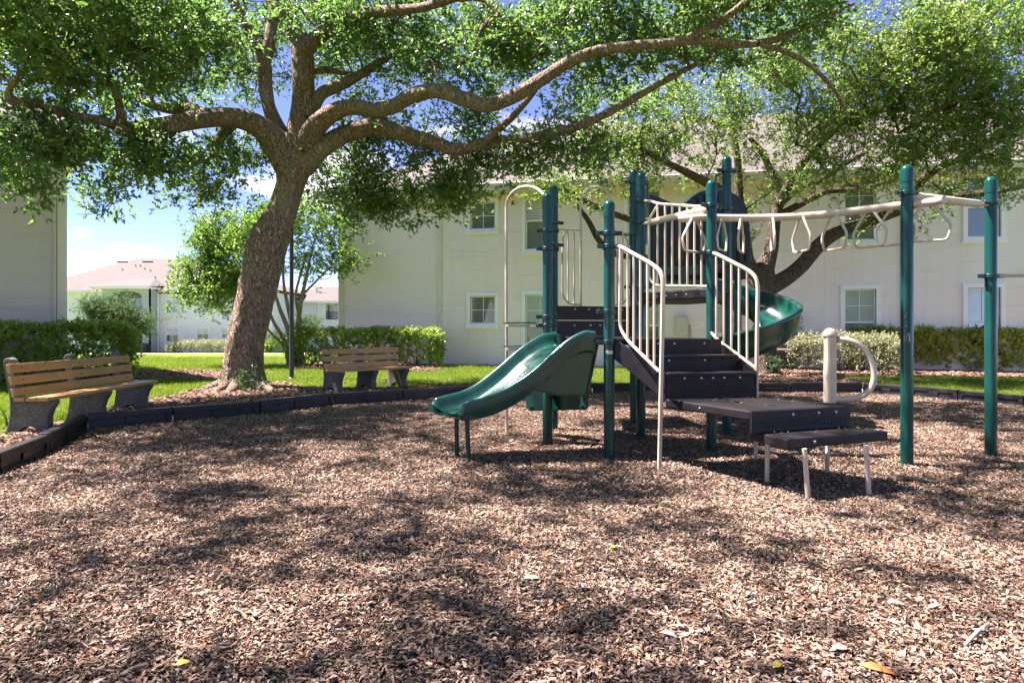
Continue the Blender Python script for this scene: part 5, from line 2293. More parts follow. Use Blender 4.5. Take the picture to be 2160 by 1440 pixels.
# white building behind the viewer, the one the window panes reflect
bo = Vector((-18, -15, 0))
bb_ = thing('apartment_building', 'white apartment building behind the viewer, reflected in the ground floor window panes', 'building', (0, -15, 0))
m = MB()
m.box((0, -20, 2.7), (36, 10, 5.9))
m.build('wall', M['stucco_white'], bb_)
for i in range(8):
    for z in (1.6, 4.2):
        MB().box((-15.5 + i * 4.4, -14.98, z), (1.3, .06, 1.4)).build('window', M['glass'], bb_)
m = MB()
roof_face(m, [Vector((18.6, -14.4, 5.7)), Vector((-18.6, -14.4, 5.7)), Vector((-14, -20, 8.4)), Vector((14, -20, 8.4))])
roof_face(m, [Vector((-18.6, -25.6, 5.7)), Vector((18.6, -25.6, 5.7)), Vector((14, -20, 8.4)), Vector((-14, -20, 8.4))])
roof_face(m, [Vector((-18.6, -14.4, 5.7)), Vector((-18.6, -25.6, 5.7)), Vector((-14, -20, 8.4))])
roof_face(m, [Vector((18.6, -25.6, 5.7)), Vector((18.6, -14.4, 5.7)), Vector((14, -20, 8.4))])
rf = m.build('roof', M['roof'], bb_)
roof_uv(rf)
for (a, b) in (((9, -13.6, 1.0), (12, -13.6, 3.0)), ((9, -13.6, .1), (12, -13.6, 2.1)), ((12, -13.6, 3.0), (16, -13.6, 3.0)), ((12, -13.6, 2.1), (16, -13.6, 2.1))):
    MB().bar(a, b, .06, .06).build('stair_rail', M['pole'], bb_)

# utility boxes on the cream wall
s, z1 = on_main(1424, 668)
s2, z0 = on_main(1450, 708)
ub = thing('utility_box', 'beige electrical box with conduit fixed to the cream wall left of the meters', 'utility box', tuple(mo + md * s))
bx = MB().box(mo + md * (s + s2) / 2 + mout * .09 + up * (z0 + z1) / 2, (s2 - s, .18, z1 - z0), ax).build('box', M['utility_cream'], ub, bevel=.01)
MB().box(mo + md * (s + s2) / 2 + mout * .11 + up * (z1 + .01), (s2 - s + .03, .22, .02), ax).build('lid', M['utility_cream'], ub, bevel=.004)
MB().tube([mo + md * (s2 + .07) + mout * .04 + up * z1 * .85, mo + md * (s2 + .07) + mout * .04 + up * 0], .022, 8).build('conduit', M['utility'], ub)


def meters(label, x0, y0, x1, y1, spots, gname='electric meter banks on the cream wall'):
    s, z1 = on_main(x0, y0)
    s2, z0 = on_main(x1, y1)
    t = thing('meter_bank', label, 'meter', tuple(mo + md * s), gname)
    MB().box(mo + md * (s + s2) / 2 + mout * .07 + up * (z0 + z1) / 2, (s2 - s, .14, z1 - z0), ax).build('panel', M['utility'], t, bevel=.008)
    for x, y in spots:
        a, z = on_main(x, y)
        mt = MB().lathe(mo + md * a + mout * .13 + up * z, [(.095, 0), (.095, .05), (.085, .10), (.06, .12), (.001, .125)], 18, axis=mout).build('meter', M['face'], t, smooth=True, sharp=45)
        MB().box(mo + md * a + mout * .259 + up * (z + .02), (.07, .006, .03), ax).build('dial', M['ink'], mt)


meters('grey meter panel seen between the right stair railing bars', 1515, 645, 1560, 700, [(1548, 664), (1548, 684)])
meters('grey meter panel beside the outer curve of the spiral slide', 1664, 666, 1692, 722, [(1684, 682), (1684, 703), (1667, 703)])
# condenser behind the second tree
s, z1 = on_main(1640, 716)
s2, _ = on_main(1664, 716)
ac = thing('air_conditioner', 'small grey outdoor condenser on a rusty grille base beside the second oak trunk', 'air conditioner', tuple(mo + md * s))
cc = mo + md * (s - .02) + mout * .55
for k in range(4):
    MB().box(cc + up * (1.02 - k * .075), (.52, .5, .04), ax).build('louvre', M['utility'], ac, bevel=.006)
MB().box(cc + up * .85, (.46, .44, .4), ax).build('core', M['dark_void'], ac)
MB().box(cc + up * .66, (.62, .56, .05), ax).build('shelf', M['fascia'], ac, bevel=.005)
for i in range(12):
    MB().box(cc + mout * .27 + md * (-.275 + i * .05) + up * .34, (.012, .012, .62), ax).build('grille_bar', M['rust'], ac)
for i in range(5):
    MB().box(cc + mout * .282 + up * (.08 + i * .13), (.58, .012, .012), ax).build('grille_bar', M['rust'], ac)
MB().box(cc + up * .33, (.55, .48, .6), ax).build('base_box', M['dark_void'], ac)


# ------------------------------------------------------------------ trees
def displaced_tube(m, pts, rads, n, amp, fr=1.0, seed=0.0, stretch=.3):
    """tube whose surface is ridged; returns it added to m"""
    pts = [Vector(p) for p in pts]
    o0 = len(m.v)
    k = len(pts)
    T = [(pts[min(i + 1, k - 1)] - pts[max(i - 1, 0)]).normalized() for i in range(k)]
    u = T[0].orthogonal().normalized()
    dist = 0
    for i in range(k):
        if i:
            dist += (pts[i] - pts[i - 1]).length
        u = (u - T[i] * u.dot(T[i])).normalized()
        w_ = T[i].cross(u)
        for j in range(n):
            a = 2 * math.pi * j / n
            dr = u * math.cos(a) + w_ * math.sin(a)
            r = rads[i]
            sp_ = Vector((math.cos(a) * r * 7 * fr, math.sin(a) * r * 7 * fr, dist * 7 * fr * stretch + seed))
            h = abs(noise.noise(sp_ * 1.6)) * 1.3 + .5 * noise.noise(sp_ * 3.7)
            low = noise.noise(Vector((math.cos(a) * 1.3, math.sin(a) * 1.3, dist * .9 + seed)))
            m.v.append(tuple(pts[i] + dr * (r * (1 + .10 * low) + amp * (h - .35))))
    for i in range(k - 1):
        for j in range(n):
            j2 = (j + 1) % n
            m.f.append((o0 + i * n + j, o0 + i * n + j2, o0 + (i + 1) * n + j2, o0 + (i + 1) * n + j))
            m.mi.append(0)
    m.f.append(tuple(o0 + (k - 1) * n + j for j in range(n)))
    m.mi.append(0)


def limb_world(L_, kr=1.0):
    """list of (px, py, Y, half-width px) -> smooth points and radii"""
    pr = []
    for x, y, Y, r in L_:
        p = D(x, y, Y)
        pr.append((p.x, p.y, p.z, r * Y / F * kr))
    s = smooth_line(pr, 8)
    return [Vector(q[:3]) for q in s], [max(q[3], .006) for q in s]


class Tree:
    def __init__(self, name, label, cat, base, group=None):
        self.t = thing(name, label, cat, tuple(base), group)
        self.nodes = []      # (point, radius)
        self.m = MB()

    def limb(self, L_, n=14, amp=.012, kr=1.0, dense=False):
        p, r = limb_world(L_, kr * .93)
        if dense:
            # refine to ridged bark
            q = [(a.x, a.y, a.z, b) for a, b in zip(p, r)]
            s = smooth_line(q, 4)
            p = [Vector(x[:3]) for x in s]
            r = [x[3] for x in s]
        displaced_tube(self.m, p, r, n, amp, seed=random.uniform(0, 50))
        for a, b in zip(p, r):
            self.nodes.append((a, b))

    def grow(self, attr, mat, rmax=.035, jitter=.10):
        """thin boughs from the limbs out to the leaf clusters, each joining the nearest wood"""
        NP = np.array([tuple(p) for p, r in self.nodes])
        NRd = [r for p, r in self.nodes]
        A = np.array([tuple(a) for a in attr])
        dmin = np.array([np.min(((NP - a) ** 2).sum(1)) for a in A])
        order = np.argsort(dmin)
        par, paths, ends = [], [], []
        P_ = NP.copy()
        owner = [-1] * len(P_)
        for q_, idx in enumerate(order):
            a = A[idx]
            d2 = ((P_ - a) ** 2).sum(1)
            # prefer wood below or level with the cluster
            cost = np.sqrt(d2) + .35 * np.maximum(P_[:, 2] - a[2], 0) * (d2 > .05)
            j = int(np.argmin(cost))
            s = Vector(P_[j])
            e = Vector(a)
            L_ = (e - s).length
            k = max(2, int(L_ / .22))
            side = Vector((random.gauss(0, 1), random.gauss(0, 1), random.gauss(0, .6))).normalized() * L_ * jitter
            pts = []
            for i in range(k + 1):
                t = i / k
                p = s.lerp(e, t) + side * math.sin(t * math.pi) + up * (.10 * L_ * math.sin(t * math.pi))
                if 0 < i < k:
                    p = p + rv(.018)
                pts.append(p)
            paths.append(pts)
            par.append(owner[j])
            P_ = np.vstack([P_, np.array([tuple(p) for p in pts[1:]])])
            owner += [len(paths) - 1] * k
        cnt = [1] * len(paths)
        for i in reversed(range(len(paths))):
            if par[i] >= 0:
                cnt[par[i]] += cnt[i]
        mm = MB()
        for pts, c in zip(paths, cnt):
            r0 = min(rmax, .009 + .0055 * math.sqrt(c))
            k = len(pts)
            mm.tube(pts, [r0 + (.006 - r0) * (i / (k - 1)) * (.6 if c > 3 else 1) for i in range(k)], 5, cap=False)
        mm.build('bough', mat, self.t, smooth=True, sharp=0)['kind'] = 'stuff'
        self.paths = paths


def blob_points(blobs, step=.42):
    """leaf-cluster centres inside ellipsoids: (px, py, Y, rx, ry(depth), rz, density)"""
    out = []
    for (x, y, Y, rx, ry, rz, dn) in blobs:
        c = D(x, y, Y)
        vol = 4.19 * rx * ry * rz
        k = max(2, int(vol / step ** 3 * dn * .50))
        for _ in range(k):
            while True:
                v = Vector((random.uniform(-1, 1), random.uniform(-1, 1), random.uniform(-1, 1)))
                if v.length <= 1:
                    break
            out.append(Vector((c.x + v.x * rx, c.y + v.y * ry, c.z + v.z * rz)))
    return out


def leafy(tree, centres, variants, per, sig, scale, name='crown', droop=.35, tintf=None, flat=.75):
    pts, tn = [], []
    for c in centres:
        t0 = random.random()
        k = max(1, int(random.gauss(per, per * .35)))
        for _ in range(k):
            p = Vector((c.x + random.gauss(0, sig), c.y + random.gauss(0, sig), c.z + random.gauss(0, sig * flat)))
            pts.append(tuple(p))
            tn.append(min(max(.5 * t0 + .5 * random.random(), 0), 1))
    n_ = len(pts)
    rots = np.stack([rng.normal(0, .9, n_) + droop, rng.normal(0, .9, n_), rng.uniform(0, 6.28, n_)], 1)
    return realized(name, variants, pts, rots, rng.uniform(.75, 1.25, n_) * scale, tn, tree)


# ---- the large live oak
TY = 12.6
tb = G(520, 825, GZ)
oak = Tree('oak_tree', 'large live oak with thick leaning furrowed trunk and wide spreading limbs beside the slide', 'tree', (D(520, 822, TY).x, TY, GZ))
oak.limb([(518, 850, 12.6, 80), (518, 826, 12.6, 58), (516, 800, 12.6, 47), (516, 770, 12.6, 43), (519, 720, 12.6, 41), (527, 680, 12.6, 41), (538, 630, 12.6, 41),
          (552, 570, 12.6, 42), (564, 515, 12.6, 44), (584, 470, 12.6, 37), (600, 430, 12.6, 32), (612, 390, 12.6, 31), (618, 355, 12.6, 38), (622, 320, 12.6, 38), (628, 290, 12.6, 34)], n=72, amp=.020, dense=True)
oak.limb([(610, 360, 12.6, 30), (590, 315, 12.5, 33), (560, 278, 12.3, 27), (520, 255, 12.1, 23), (470, 248, 11.9, 22), (420, 252, 11.6, 21), (370, 262, 11.3, 20), (310, 272, 11.0, 19), (262, 272, 10.7, 17), (240, 255, 10.6, 13)], n=28, amp=.014)
oak.limb([(255, 270, 10.7, 12), (215, 255, 10.4, 11), (170, 247, 10.1, 10), (120, 235, 9.8, 9), (70, 217, 9.5, 9), (28, 214, 9.3, 11), (18, 195, 9.2, 7), (35, 165, 9.1, 5), (50, 140, 9, 3)], n=14, amp=.008)
oak.limb([(256, 265, 10.7, 11), (252, 225, 10.4, 9), (238, 185, 10.1, 8), (190, 178, 9.9, 8), (140, 165, 9.6, 7), (95, 130, 9.3, 6), (50, 95, 9, 4)], n=12, amp=.006)
oak.limb([(440, 250, 11.8, 18), (400, 232, 11.9, 14), (350, 228, 11.9, 12), (300, 210, 11.9, 9), (280, 170, 12, 8), (230, 120, 12, 6), (180, 60, 12, 4)], n=12, amp=.006)
oak.limb([(612, 330, 12.6, 26), (585, 270, 12.7, 19), (568, 225, 12.7, 15), (560, 180, 12.8, 15), (556, 140, 12.8, 17), (540, 95, 12.8, 14), (515, 45, 12.8, 12), (490, 0, 12.8, 11), (462, -60, 12.8, 9), (430, -140, 12.8, 6)], n=20, amp=.010)
oak.limb([(556, 150, 12.8, 12), (566, 100, 12.8, 13), (574, 50, 12.9, 12), (578, 0, 13, 11), (590, -80, 13.2, 9), (620, -180, 13.4, 6)], n=16, amp=.008)
oak.limb([(624, 330, 12.6, 32), (634, 270, 12.6, 28), (640, 220, 12.6, 25), (640, 170, 12.5, 24), (638, 125, 12.5, 25), (632, 85, 12.5, 22), (605, 30, 12.4, 18), (592, -20, 12.3, 16), (585, -90, 12.2, 12), (560, -190, 12, 8)], n=26, amp=.014)
oak.limb([(640, 110, 12.4, 20), (672, 78, 12.2, 17), (715, 50, 12.0, 16), (765, 30, 11.7, 13), (830, 22, 11.3, 12), (890, 16, 11.0, 10), (960, -5, 10.5, 9), (1050, -50, 9.8, 7), (1150, -110, 9, 5)], n=18, amp=.010)
oak.limb([(640, 320, 12.6, 28), (662, 272, 12.4, 25), (700, 240, 12.2, 20), (745, 226, 12.0, 17), (790, 232, 11.8, 17), (830, 224, 11.6, 17), (870, 202, 11.4, 17), (925, 192, 11.2, 17), (975, 208, 11.0, 17), (1025, 222, 10.8, 16),
          (1080, 205, 10.6, 16), (1140, 170, 10.4, 15), (1200, 132, 10.2, 14), (1260, 108, 10.0, 12), (1330, 98, 9.8, 11), (1400, 92, 9.6, 10), (1450, 84, 9.5, 10)], n=22, amp=.011)
oak.limb([(1440, 86, 9.5, 9), (1490, 60, 9.4, 9), (1540, 30, 9.2, 8), (1575, 0, 9.1, 7), (1620, -50, 9, 5)], n=12, amp=.006)
oak.limb([(1440, 86, 9.5, 9), (1500, 88, 9.6, 10), (1560, 94, 9.7, 9), (1620, 88, 9.8, 8), (1680, 66, 9.9, 7), (1740, 36, 10, 6), (1800, 8, 10.1, 4)], n=12, amp=.006)
oak.limb([(1600, 92, 9.7, 6), (1660, 112, 9.9, 6), (1710, 140, 10, 5), (1760, 190, 10.2, 4), (1790, 250, 10.3, 3)], n=8, amp=.003)
oak.limb([(636, 350, 12.6, 30), (672, 318, 12.6, 24), (710, 292, 12.6, 20), (750, 276, 12.6, 19), (790, 268, 12.6, 19), (835, 278, 12.5, 18), (880, 290, 12.4, 16), (920, 302, 12.3, 15), (960, 315, 12.2, 15), (1000, 308, 12.1, 14),
          (1050, 298, 12.0, 12), (1110, 292, 11.8, 11), (1170, 280, 11.6, 10), (1230, 262, 11.4, 9), (1290, 234, 11.2, 9), (1340, 206, 11.1, 8), (1390, 178, 11, 7), (1440, 150, 10.9, 6), (1500, 120, 10.8, 4)], n=20, amp=.010)
oak.limb([(1020, 304, 12.0, 10), (1052, 272, 11.8, 9), (1080, 248, 11.5, 8), (1105, 220, 11.2, 7), (1130, 190, 10.9, 6)], n=10, amp=.005)
oak.limb([(650, 250, 12.5, 16), (676, 200, 12.6, 14), (712, 182, 12.8, 13), (752, 162, 13, 11), (790, 138, 13.2, 9), (830, 112, 13.4, 7), (870, 80, 13.6, 5)], n=12, amp=.006)
oak.limb([(655, 150, 12.7, 8), (690, 148, 12.9, 8), (730, 155, 13.1, 5)], n=10, amp=.004)
oak.limb([(488, 262, 12.2, 14), (470, 285, 12.4, 12), (455, 308, 12.6, 11), (448, 334, 12.7, 8)], n=14, amp=.008)
# roots
for x, y, x2, y2 in ((480, 815, 440, 832), (545, 818, 590, 832), (500, 818, 470, 836), (470, 815, 415, 822)):
    a, b = D(x, y - 8, 12.5), G(x2, y2, GZ)
    a = a.lerp(Vector((D(521, 800, TY).x, TY, 0)), .35)
    a.z = .22
    mm_ = (a + b) / 2
    mm_.z = .14
    b.z = GZ - .03
    s = smooth_line([(a.x, a.y, a.z, .15), (mm_.x, mm_.y, mm_.z, .09), (b.x, b.y, b.z, .03)], 6)
    displaced_tube(oak.m, [Vector(q_[:3]) for q_ in s], [q_[3] for q_ in s], 14, .01, seed=x)
tr_ = oak.m.build('trunk', M['bark'], oak.t, smooth=True, sharp=0)

B = []
# left part: big dense mass, near the camera
for x, y, Y, rx, ry, rz, dn in [
    (40, 40, 8.6, 1.2, 1.6, .75, 1.1), (170, 30, 9.2, 1.2, 1.6, .75, 1.0), (300, 40, 10.2, 1.2, 1.6, .8, .9), (420, 60, 11.4, 1.1, 1.5, .9, .75), (60, 120, 9.2, 1.1, 1.3, .5, 1.0),
    (190, 120, 10.0, 1.2, 1.3, .55, .95), (330, 140, 11, 1.1, 1.2, .6, .8), (450, 160, 12.2, .9, 1.0, .6, .6), (110, 190, 9.4, .9, .9, .4, .7), (300, 205, 11.2, .6, .8, .3, .5),
    # hanging sprays
    (60, 300, 9.6, .75, .7, .40, .9), (20, 350, 9.4, .35, .5, .35, .8), (110, 285, 10, .5, .6, .35, .7), (75, 400, 9.6, .30, .4, .22, .9), (130, 340, 10, .3, .4, .3, .6),
    (255, 320, 11.0, .55, .6, .35, .8), (285, 380, 11.2, .45, .5, .35, .8), (235, 420, 11, .25, .3, .25, .7), (345, 350, 11.6, .6, .6, .3, .8), (420, 350, 12.2, .6, .7, .3, .8),
    (500, 330, 12.6, .55, .6, .30, .8), (470, 395, 12.4, .4, .5, .2, .7), (420, 415, 12.2, .25, .3, .15, .5), (195, 285, 10.6, .5, .5, .3, .6), (560, 330, 13, .3, .4, .25, .5), (380, 300, 12, .9, .7, .25, .5),
    # above the fork
    (500, 60, 12.8, .8, 1.2, .7, .5), (560, 30, 14, .9, 1.0, .7, .5), (520, 200, 13.4, .5, .6, .35, .5), (480, 120, 13.4, .7, .8, .5, .5),
    (700, 60, 12.5, .9, 1.4, .7, .6), (700, 20, 10.5, .8, 1.0, .45, .9), (620, 180, 13.6, .4, .6, .4, .3), (700, 130, 13.2, .6, .9, .5, .5),
    (800, 60, 11.8, 1.2, 1.5, .7, .55), (830, 130, 12.6, 1.0, 1.3, .6, .5), (740, 200, 13, .6, .8, .35, .5), (900, 100, 12.2, 1.0, 1.4, .6, .55), (820, 290, 13.3, 1.0, .8, .4, .55),
    (1000, 80, 11.5, 1.2, 1.5, .6, .6), (1000, 150, 11.6, 1.0, 1.4, .45, .6), (1120, 60, 10.8, 1.2, 1.5, .6, .6), (1240, 50, 10.0, 1.2, 1.5, .6, .65), (1150, 120, 11.2, .9, 1.3, .5, .45),
    (1380, 40, 9.6, 1.0, 1.5, .5, .8), (1500, 50, 9.6, 1.0, 1.4, .55, .8), (1640, 50, 9.8, 1.1, 1.4, .6, .9), (1330, 150, 10.8, .8, 1.1, .4, .6), (1250, 170, 11.6, .8, 1.0, .4, .6),
    (940, 260, 12.8, .9, .8, .35, .55), (1060, 250, 12.2, .9, .9, .35, .55), (1160, 230, 12, .8, .9, .35, .55), (1090, 340, 12.4, .7, .8, .30, .9), (1180, 330, 12.2, .7, .8, .35, .8),
    (1240, 290, 12, .6, .7, .3, .6), (1000, 350, 12.8, .5, .6, .25, .8), (1400, 220, 11.4, .7, .8, .4, .4),
    # right of the trunk, hanging yellow-green
    (730, 400, 13.5, .65, .7, .5, .75), (800, 390, 13.6, .6, .7, .5, .75), (780, 470, 13.8, .5, .6, .35, .7), (690, 370, 13.6, .35, .5, .4, .5), (720, 340, 13.4, .6, .6, .3, .5), (840, 440, 13.6, .4, .5, .25, .6),
    (910, 430, 14, .5, .6, .3, .85), (960, 400, 13.6, .6, .7, .35, .8), (940, 370, 13.4, .5, .6, .3, .7), (880, 340, 13.2, .6, .7, .25, .55), (1000, 420, 13.8, .35, .5, .2, .6)]:
    if x > 430 and y < 285:
        Y += 1.0                     # behind the big limbs, which stay in view
    if x < 430 and y < 210:
        dn *= .62
    B.append((x, y, Y, rx, ry, rz, dn * (2.4 if y >= 285 else 1.0)))
cent = blob_points(B)
# canopy above and towards the camera, out of frame, that shades the foreground
for cx_, cy_, cz_, rx, ry, rz, k in [(-5, 6.5, 6.2, 3, 2.6, .9, 30), (-1.5, 7.5, 6.6, 3, 2.6, .9, 36), (2, 7.5, 6.4, 3, 2.6, .9, 36), (5, 7.5, 6.2, 2.6, 2.6, .8, 32), (-3, 9, 7.4, 4, 2.5, 1.0, 24),
                                     (-7, 9, 7.0, 3, 2.5, .9, 24), (-3.5, 4.4, 6.6, 2.6, 1.8, .8, 36), (0.5, 4.5, 6.6, 2.6, 1.8, .8, 40), (4, 4.6, 6.4, 2.6, 2.0, .8, 30), (-6.5, 4.2, 6.6, 2.2, 2, .8, 30), (-4.5, 2.4, 6.8, 2.5, 1.2, .7, 18), (-1, 2.6, 6.8, 2.5, 1.2, .7, 18),
                                     (4, 9.5, 7.2, 3, 2, .9, 24), (7.5, 6, 6, 2.5, 3, .8, 30)]:
    for _ in range(max(1, int(k * .80))):
        while True:
            v = Vector((random.uniform(-1, 1), random.uniform(-1, 1), random.uniform(-1, 1)))
            if v.length <= 1:
                break
        p = Vector((cx_ + v.x * rx, cy_ + v.y * ry, cz_ + v.z * rz))
        cent.append(p)
print('oak centres', len(cent))
oak.grow(cent, M['bark'])
leafy(oak.t, cent, OAK_V, 11, .20, 1.0)

# ---- second oak against the cream wall
UY = 16.2
oak2 = Tree('oak_tree', 'smaller live oak with forked trunk behind the spiral slide, crown against the cream wall', 'tree', (D(1615, 785, UY).x, UY, GZ))
oak2.limb([(1618, 800, UY, 32), (1619, 780, UY, 25), (1618, 750, UY, 21), (1617, 700, UY, 20), (1614, 650, UY, 21), (1608, 610, UY, 25), (1606, 580, UY, 28), (1604, 560, UY, 26)], n=40, amp=.012, dense=True)
oak2.limb([(1600, 600, UY, 22), (1578, 550, UY, 15), (1572, 500, UY - .2, 12), (1562, 450, UY - .3, 11), (1558, 400, UY - .3, 10), (1556, 340, UY - .3, 8), (1548, 270, UY - .3, 7), (1560, 190, UY - .3, 5)], n=14, amp=.006)
oak2.limb([(1572, 480, UY - .2, 10), (1545, 430, UY - .6, 10), (1510, 395, UY - 1, 11), (1470, 375, UY - 1.3, 10), (1420, 350, UY - 1.6, 7), (1370, 325, UY - 1.9, 6), (1310, 290, UY - 2.2, 4)], n=12, amp=.006)
oak2.limb([(1575, 540, UY, 12), (1520, 500, UY - .4, 11), (1440, 480, UY - .6, 10), (1370, 472, UY - .8, 9), (1300, 452, UY - 1, 8), (1240, 428, UY - 1.2, 7), (1190, 400, UY - 1.4, 5), (1130, 398, UY - 1.6, 3)], n=12, amp=.005)
oak2.limb([(1400, 540, UY - .5, 6), (1330, 540, UY - .7, 8), (1290, 530, UY - .8, 9), (1262, 505, UY - .9, 7), (1240, 465, UY - 1, 6), (1215, 430, UY - 1.1, 4)], n=10, amp=.005)
oak2.limb([(1612, 570, UY, 22), (1628, 520, UY, 15), (1634, 470, UY, 13), (1640, 440, UY, 12), (1644, 405, UY, 10), (1625, 360, UY, 8), (1606, 320, UY, 7), (1580, 290, UY, 5)], n=14, amp=.006)
oak2.limb([(1640, 440, UY, 11), (1662, 395, UY - .3, 10), (1690, 350, UY - .6, 8), (1725, 310, UY - .9, 7), (1770, 270, UY - 1.2, 5), (1830, 225, UY - 1.5, 4)], n=10, amp=.005)
oak2.limb([(1650, 425, UY, 9), (1690, 392, UY, 8), (1730, 380, UY - .1, 7), (1775, 350, UY - .2, 6), (1830, 320, UY - .3, 4)], n=10, amp=.004)
oak2.limb([(1650, 450, UY, 8), (1700, 425, UY - .2, 8), (1745, 404, UY - .3, 7), (1800, 400, UY - .4, 6), (1870, 385, UY - .5, 4)], n=10, amp=.004)
oak2.limb([(1612, 610, UY, 22), (1655, 588, UY, 18), (1690, 560, UY, 17), (1725, 520, UY - .1, 16), (1765, 490, UY - .2, 15), (1820, 470, UY - .3, 13), (1880, 450, UY - .5, 12), (1940, 428, UY - .7, 10), (2000, 415, UY - .9, 9),
           (2070, 408, UY - 1.1, 8), (2140, 395, UY - 1.3, 7), (2230, 375, UY - 1.5, 5)], n=16, amp=.008)
oak2.limb([(1880, 450, UY - .5, 9), (1930, 395, UY - 1, 9), (1985, 350, UY - 1.5, 8), (2050, 325, UY - 1.9, 7), (2100, 290, UY - 2.2, 5), (2170, 240, UY - 2.5, 4)], n=12, amp=.005)
oak2.m.build('trunk', M['bark2'], oak2.t, smooth=True, sharp=0)
B = []
for x, y, Y, rx, ry, rz, dn in [
    (1450, 180, 14, 1.3, 1.3, .7, .45), (1560, 150, 14.3, 1.3, 1.4, .8, .55), (1700, 160, 14, 1.4, 1.5, .9, .85), (1850, 130, 13.5, 1.4, 1.6, 1.0, 1.0), (2000, 120, 13, 1.4, 1.6, 1.0, 1.05), (2130, 120, 12.5, 1.2, 1.6, 1.0, 1.05),
    (1500, 250, 15, 1.0, 1.0, .6, .5), (1600, 270, 15.2, 1.1, 1.0, .7, .6), (1720, 270, 14.8, 1.2, 1.3, .7, .8), (1850, 250, 14.2, 1.3, 1.4, .7, .9), (1980, 250, 13.8, 1.3, 1.4, .7, .95), (2110, 240, 13.2, 1.2, 1.4, .7, 1.0),
    (1350, 260, 14.5, 1.1, 1.0, .6, .5), (1280, 330, 14.3, .9, .9, .5, .75), (1400, 350, 15, .9, .8, .5, .55), (1500, 340, 15.4, .8, .8, .5, .5), (1720, 350, 15.2, 1.1, .9, .5, .6), (1840, 340, 14.9, 1.1, 1.0, .45, .8),
    (1950, 320, 14.4, 1.0, 1.0, .45, .7), (2080, 310, 13.8, 1.1, 1.0, .45, .8), (2140, 400, 13.8, .5, .6, .4, .5), (1480, 420, 15.4, .6, .6, .35, .4), (1590, 400, 15.8, .6, .6, .5, .45), (1240, 380, 14.2, .7, .7, .35, .65), (1180, 420, 14.4, .6, .6, .3, .6),
    (1780, 420, 15.4, .7, .6, .35, .4), (1840, 480, 15.5, .5, .5, .25, .45), (1960, 450, 15.1, .7, .5, .25, .5), (2150, 330, 13, .7, .8, .5, .7), (1340, 390, 14.8, .6, .6, .3, .5), (1680, 400, 15.4, .7, .6, .35, .5), (1900, 390, 14.9, .9, .7, .35, .6), (2060, 390, 14.4, .8, .7, .3, .6), (1100, 380, 14.2, .8, .7, .35, .6), (1440, 300, 14.6, 1.1, .8, .45, .5), (1650, 320, 15, 1.0, .8, .4, .6), (1560, 500, 15.8, .3, .3, .25, .3)]:
    B.append((x, y, Y, rx, ry * .8, rz, dn * (2.1 if y >= 250 and x < 1560 else 1.7 if y >= 300 else 1.15)))
cent2 = blob_points(B, .46)
for cx_, cy_, cz_, rx, ry, rz, k in [(9, 8.5, 6.6, 2.8, 3, 1.0, 14)]:
    for _ in range(k):
        while True:
            v = Vector((random.uniform(-1, 1), random.uniform(-1, 1), random.uniform(-1, 1)))
            if v.length <= 1:
                break
        cent2.append(Vector((cx_ + v.x * rx, cy_ + v.y * ry, cz_ + v.z * rz)))
print('oak2 centres', len(cent2))
oak2.grow(cent2, M['bark2'])
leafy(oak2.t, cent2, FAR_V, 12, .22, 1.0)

# ---- small multi-stemmed tree behind the lamp post
SY = 19.6
st_ = Tree('multi_stem_tree', 'small bright green multi stemmed tree behind the lamp post and oak trunk', 'tree', (D(622, 768, SY).x, SY, GZ))
for L_ in [[(612, 778, SY, 10), (600, 720, SY, 8), (578, 680, SY, 6), (560, 640, SY, 5), (530, 590, SY, 4), (490, 540, SY, 3)],
           [(618, 778, SY, 11), (612, 710, SY, 9), (590, 650, SY, 7), (575, 600, SY, 5), (560, 550, SY, 4), (540, 500, SY, 3)],
           [(622, 778, SY, 12), (618, 700, SY, 9), (606, 640, SY, 7), (598, 590, SY, 5), (600, 530, SY, 4), (610, 470, SY, 3)],
           [(628, 778, SY, 11), (628, 700, SY, 9), (634, 640, SY, 8), (645, 590, SY, 6), (655, 540, SY, 4), (668, 490, SY, 3)],
           [(634, 778, SY, 11), (636, 720, SY, 8), (632, 670, SY, 7), (624, 620, SY, 5), (640, 560, SY, 4)],
           [(600, 730, SY, 6), (570, 700, SY, 4), (552, 680, SY, 3)],
           [(640, 620, SY, 5), (670, 590, SY, 4), (700, 560, SY, 3)]]:
    st_.limb(L_, n=10, amp=.004, kr=.62)
st_.m.build('trunk', M['bark3'], st_.t, smooth=True, sharp=0)
cent3 = blob_points([(430, 560, SY, .65, 1.0, .8, 1.5), (480, 500, SY, .9, 1.1, .7, 1.5), (450, 620, SY, .8, 1.0, .6, 1.4), (540, 480, SY, .9, 1.1, .5, 1.2), (500, 560, SY, .8, 1, .8, 1.3), (405, 600, SY, .35, .6, .35, 1.2),
                     (640, 480, SY + .3, 1.0, 1.0, .7, .9), (700, 500, SY, .6, .8, .6, .8), (650, 560, SY, .9, .9, .55, .8), (700, 560, SY, .6, .7, .5, .65), (610, 440, SY, .9, .9, .4, .9), (720, 570, SY - .4, .35, .5, .4, .6)], .45)
st_.grow(cent3, M['bark3'], rmax=.02)
leafy(st_.t, cent3, SML_V, 17, .24, 1.0)

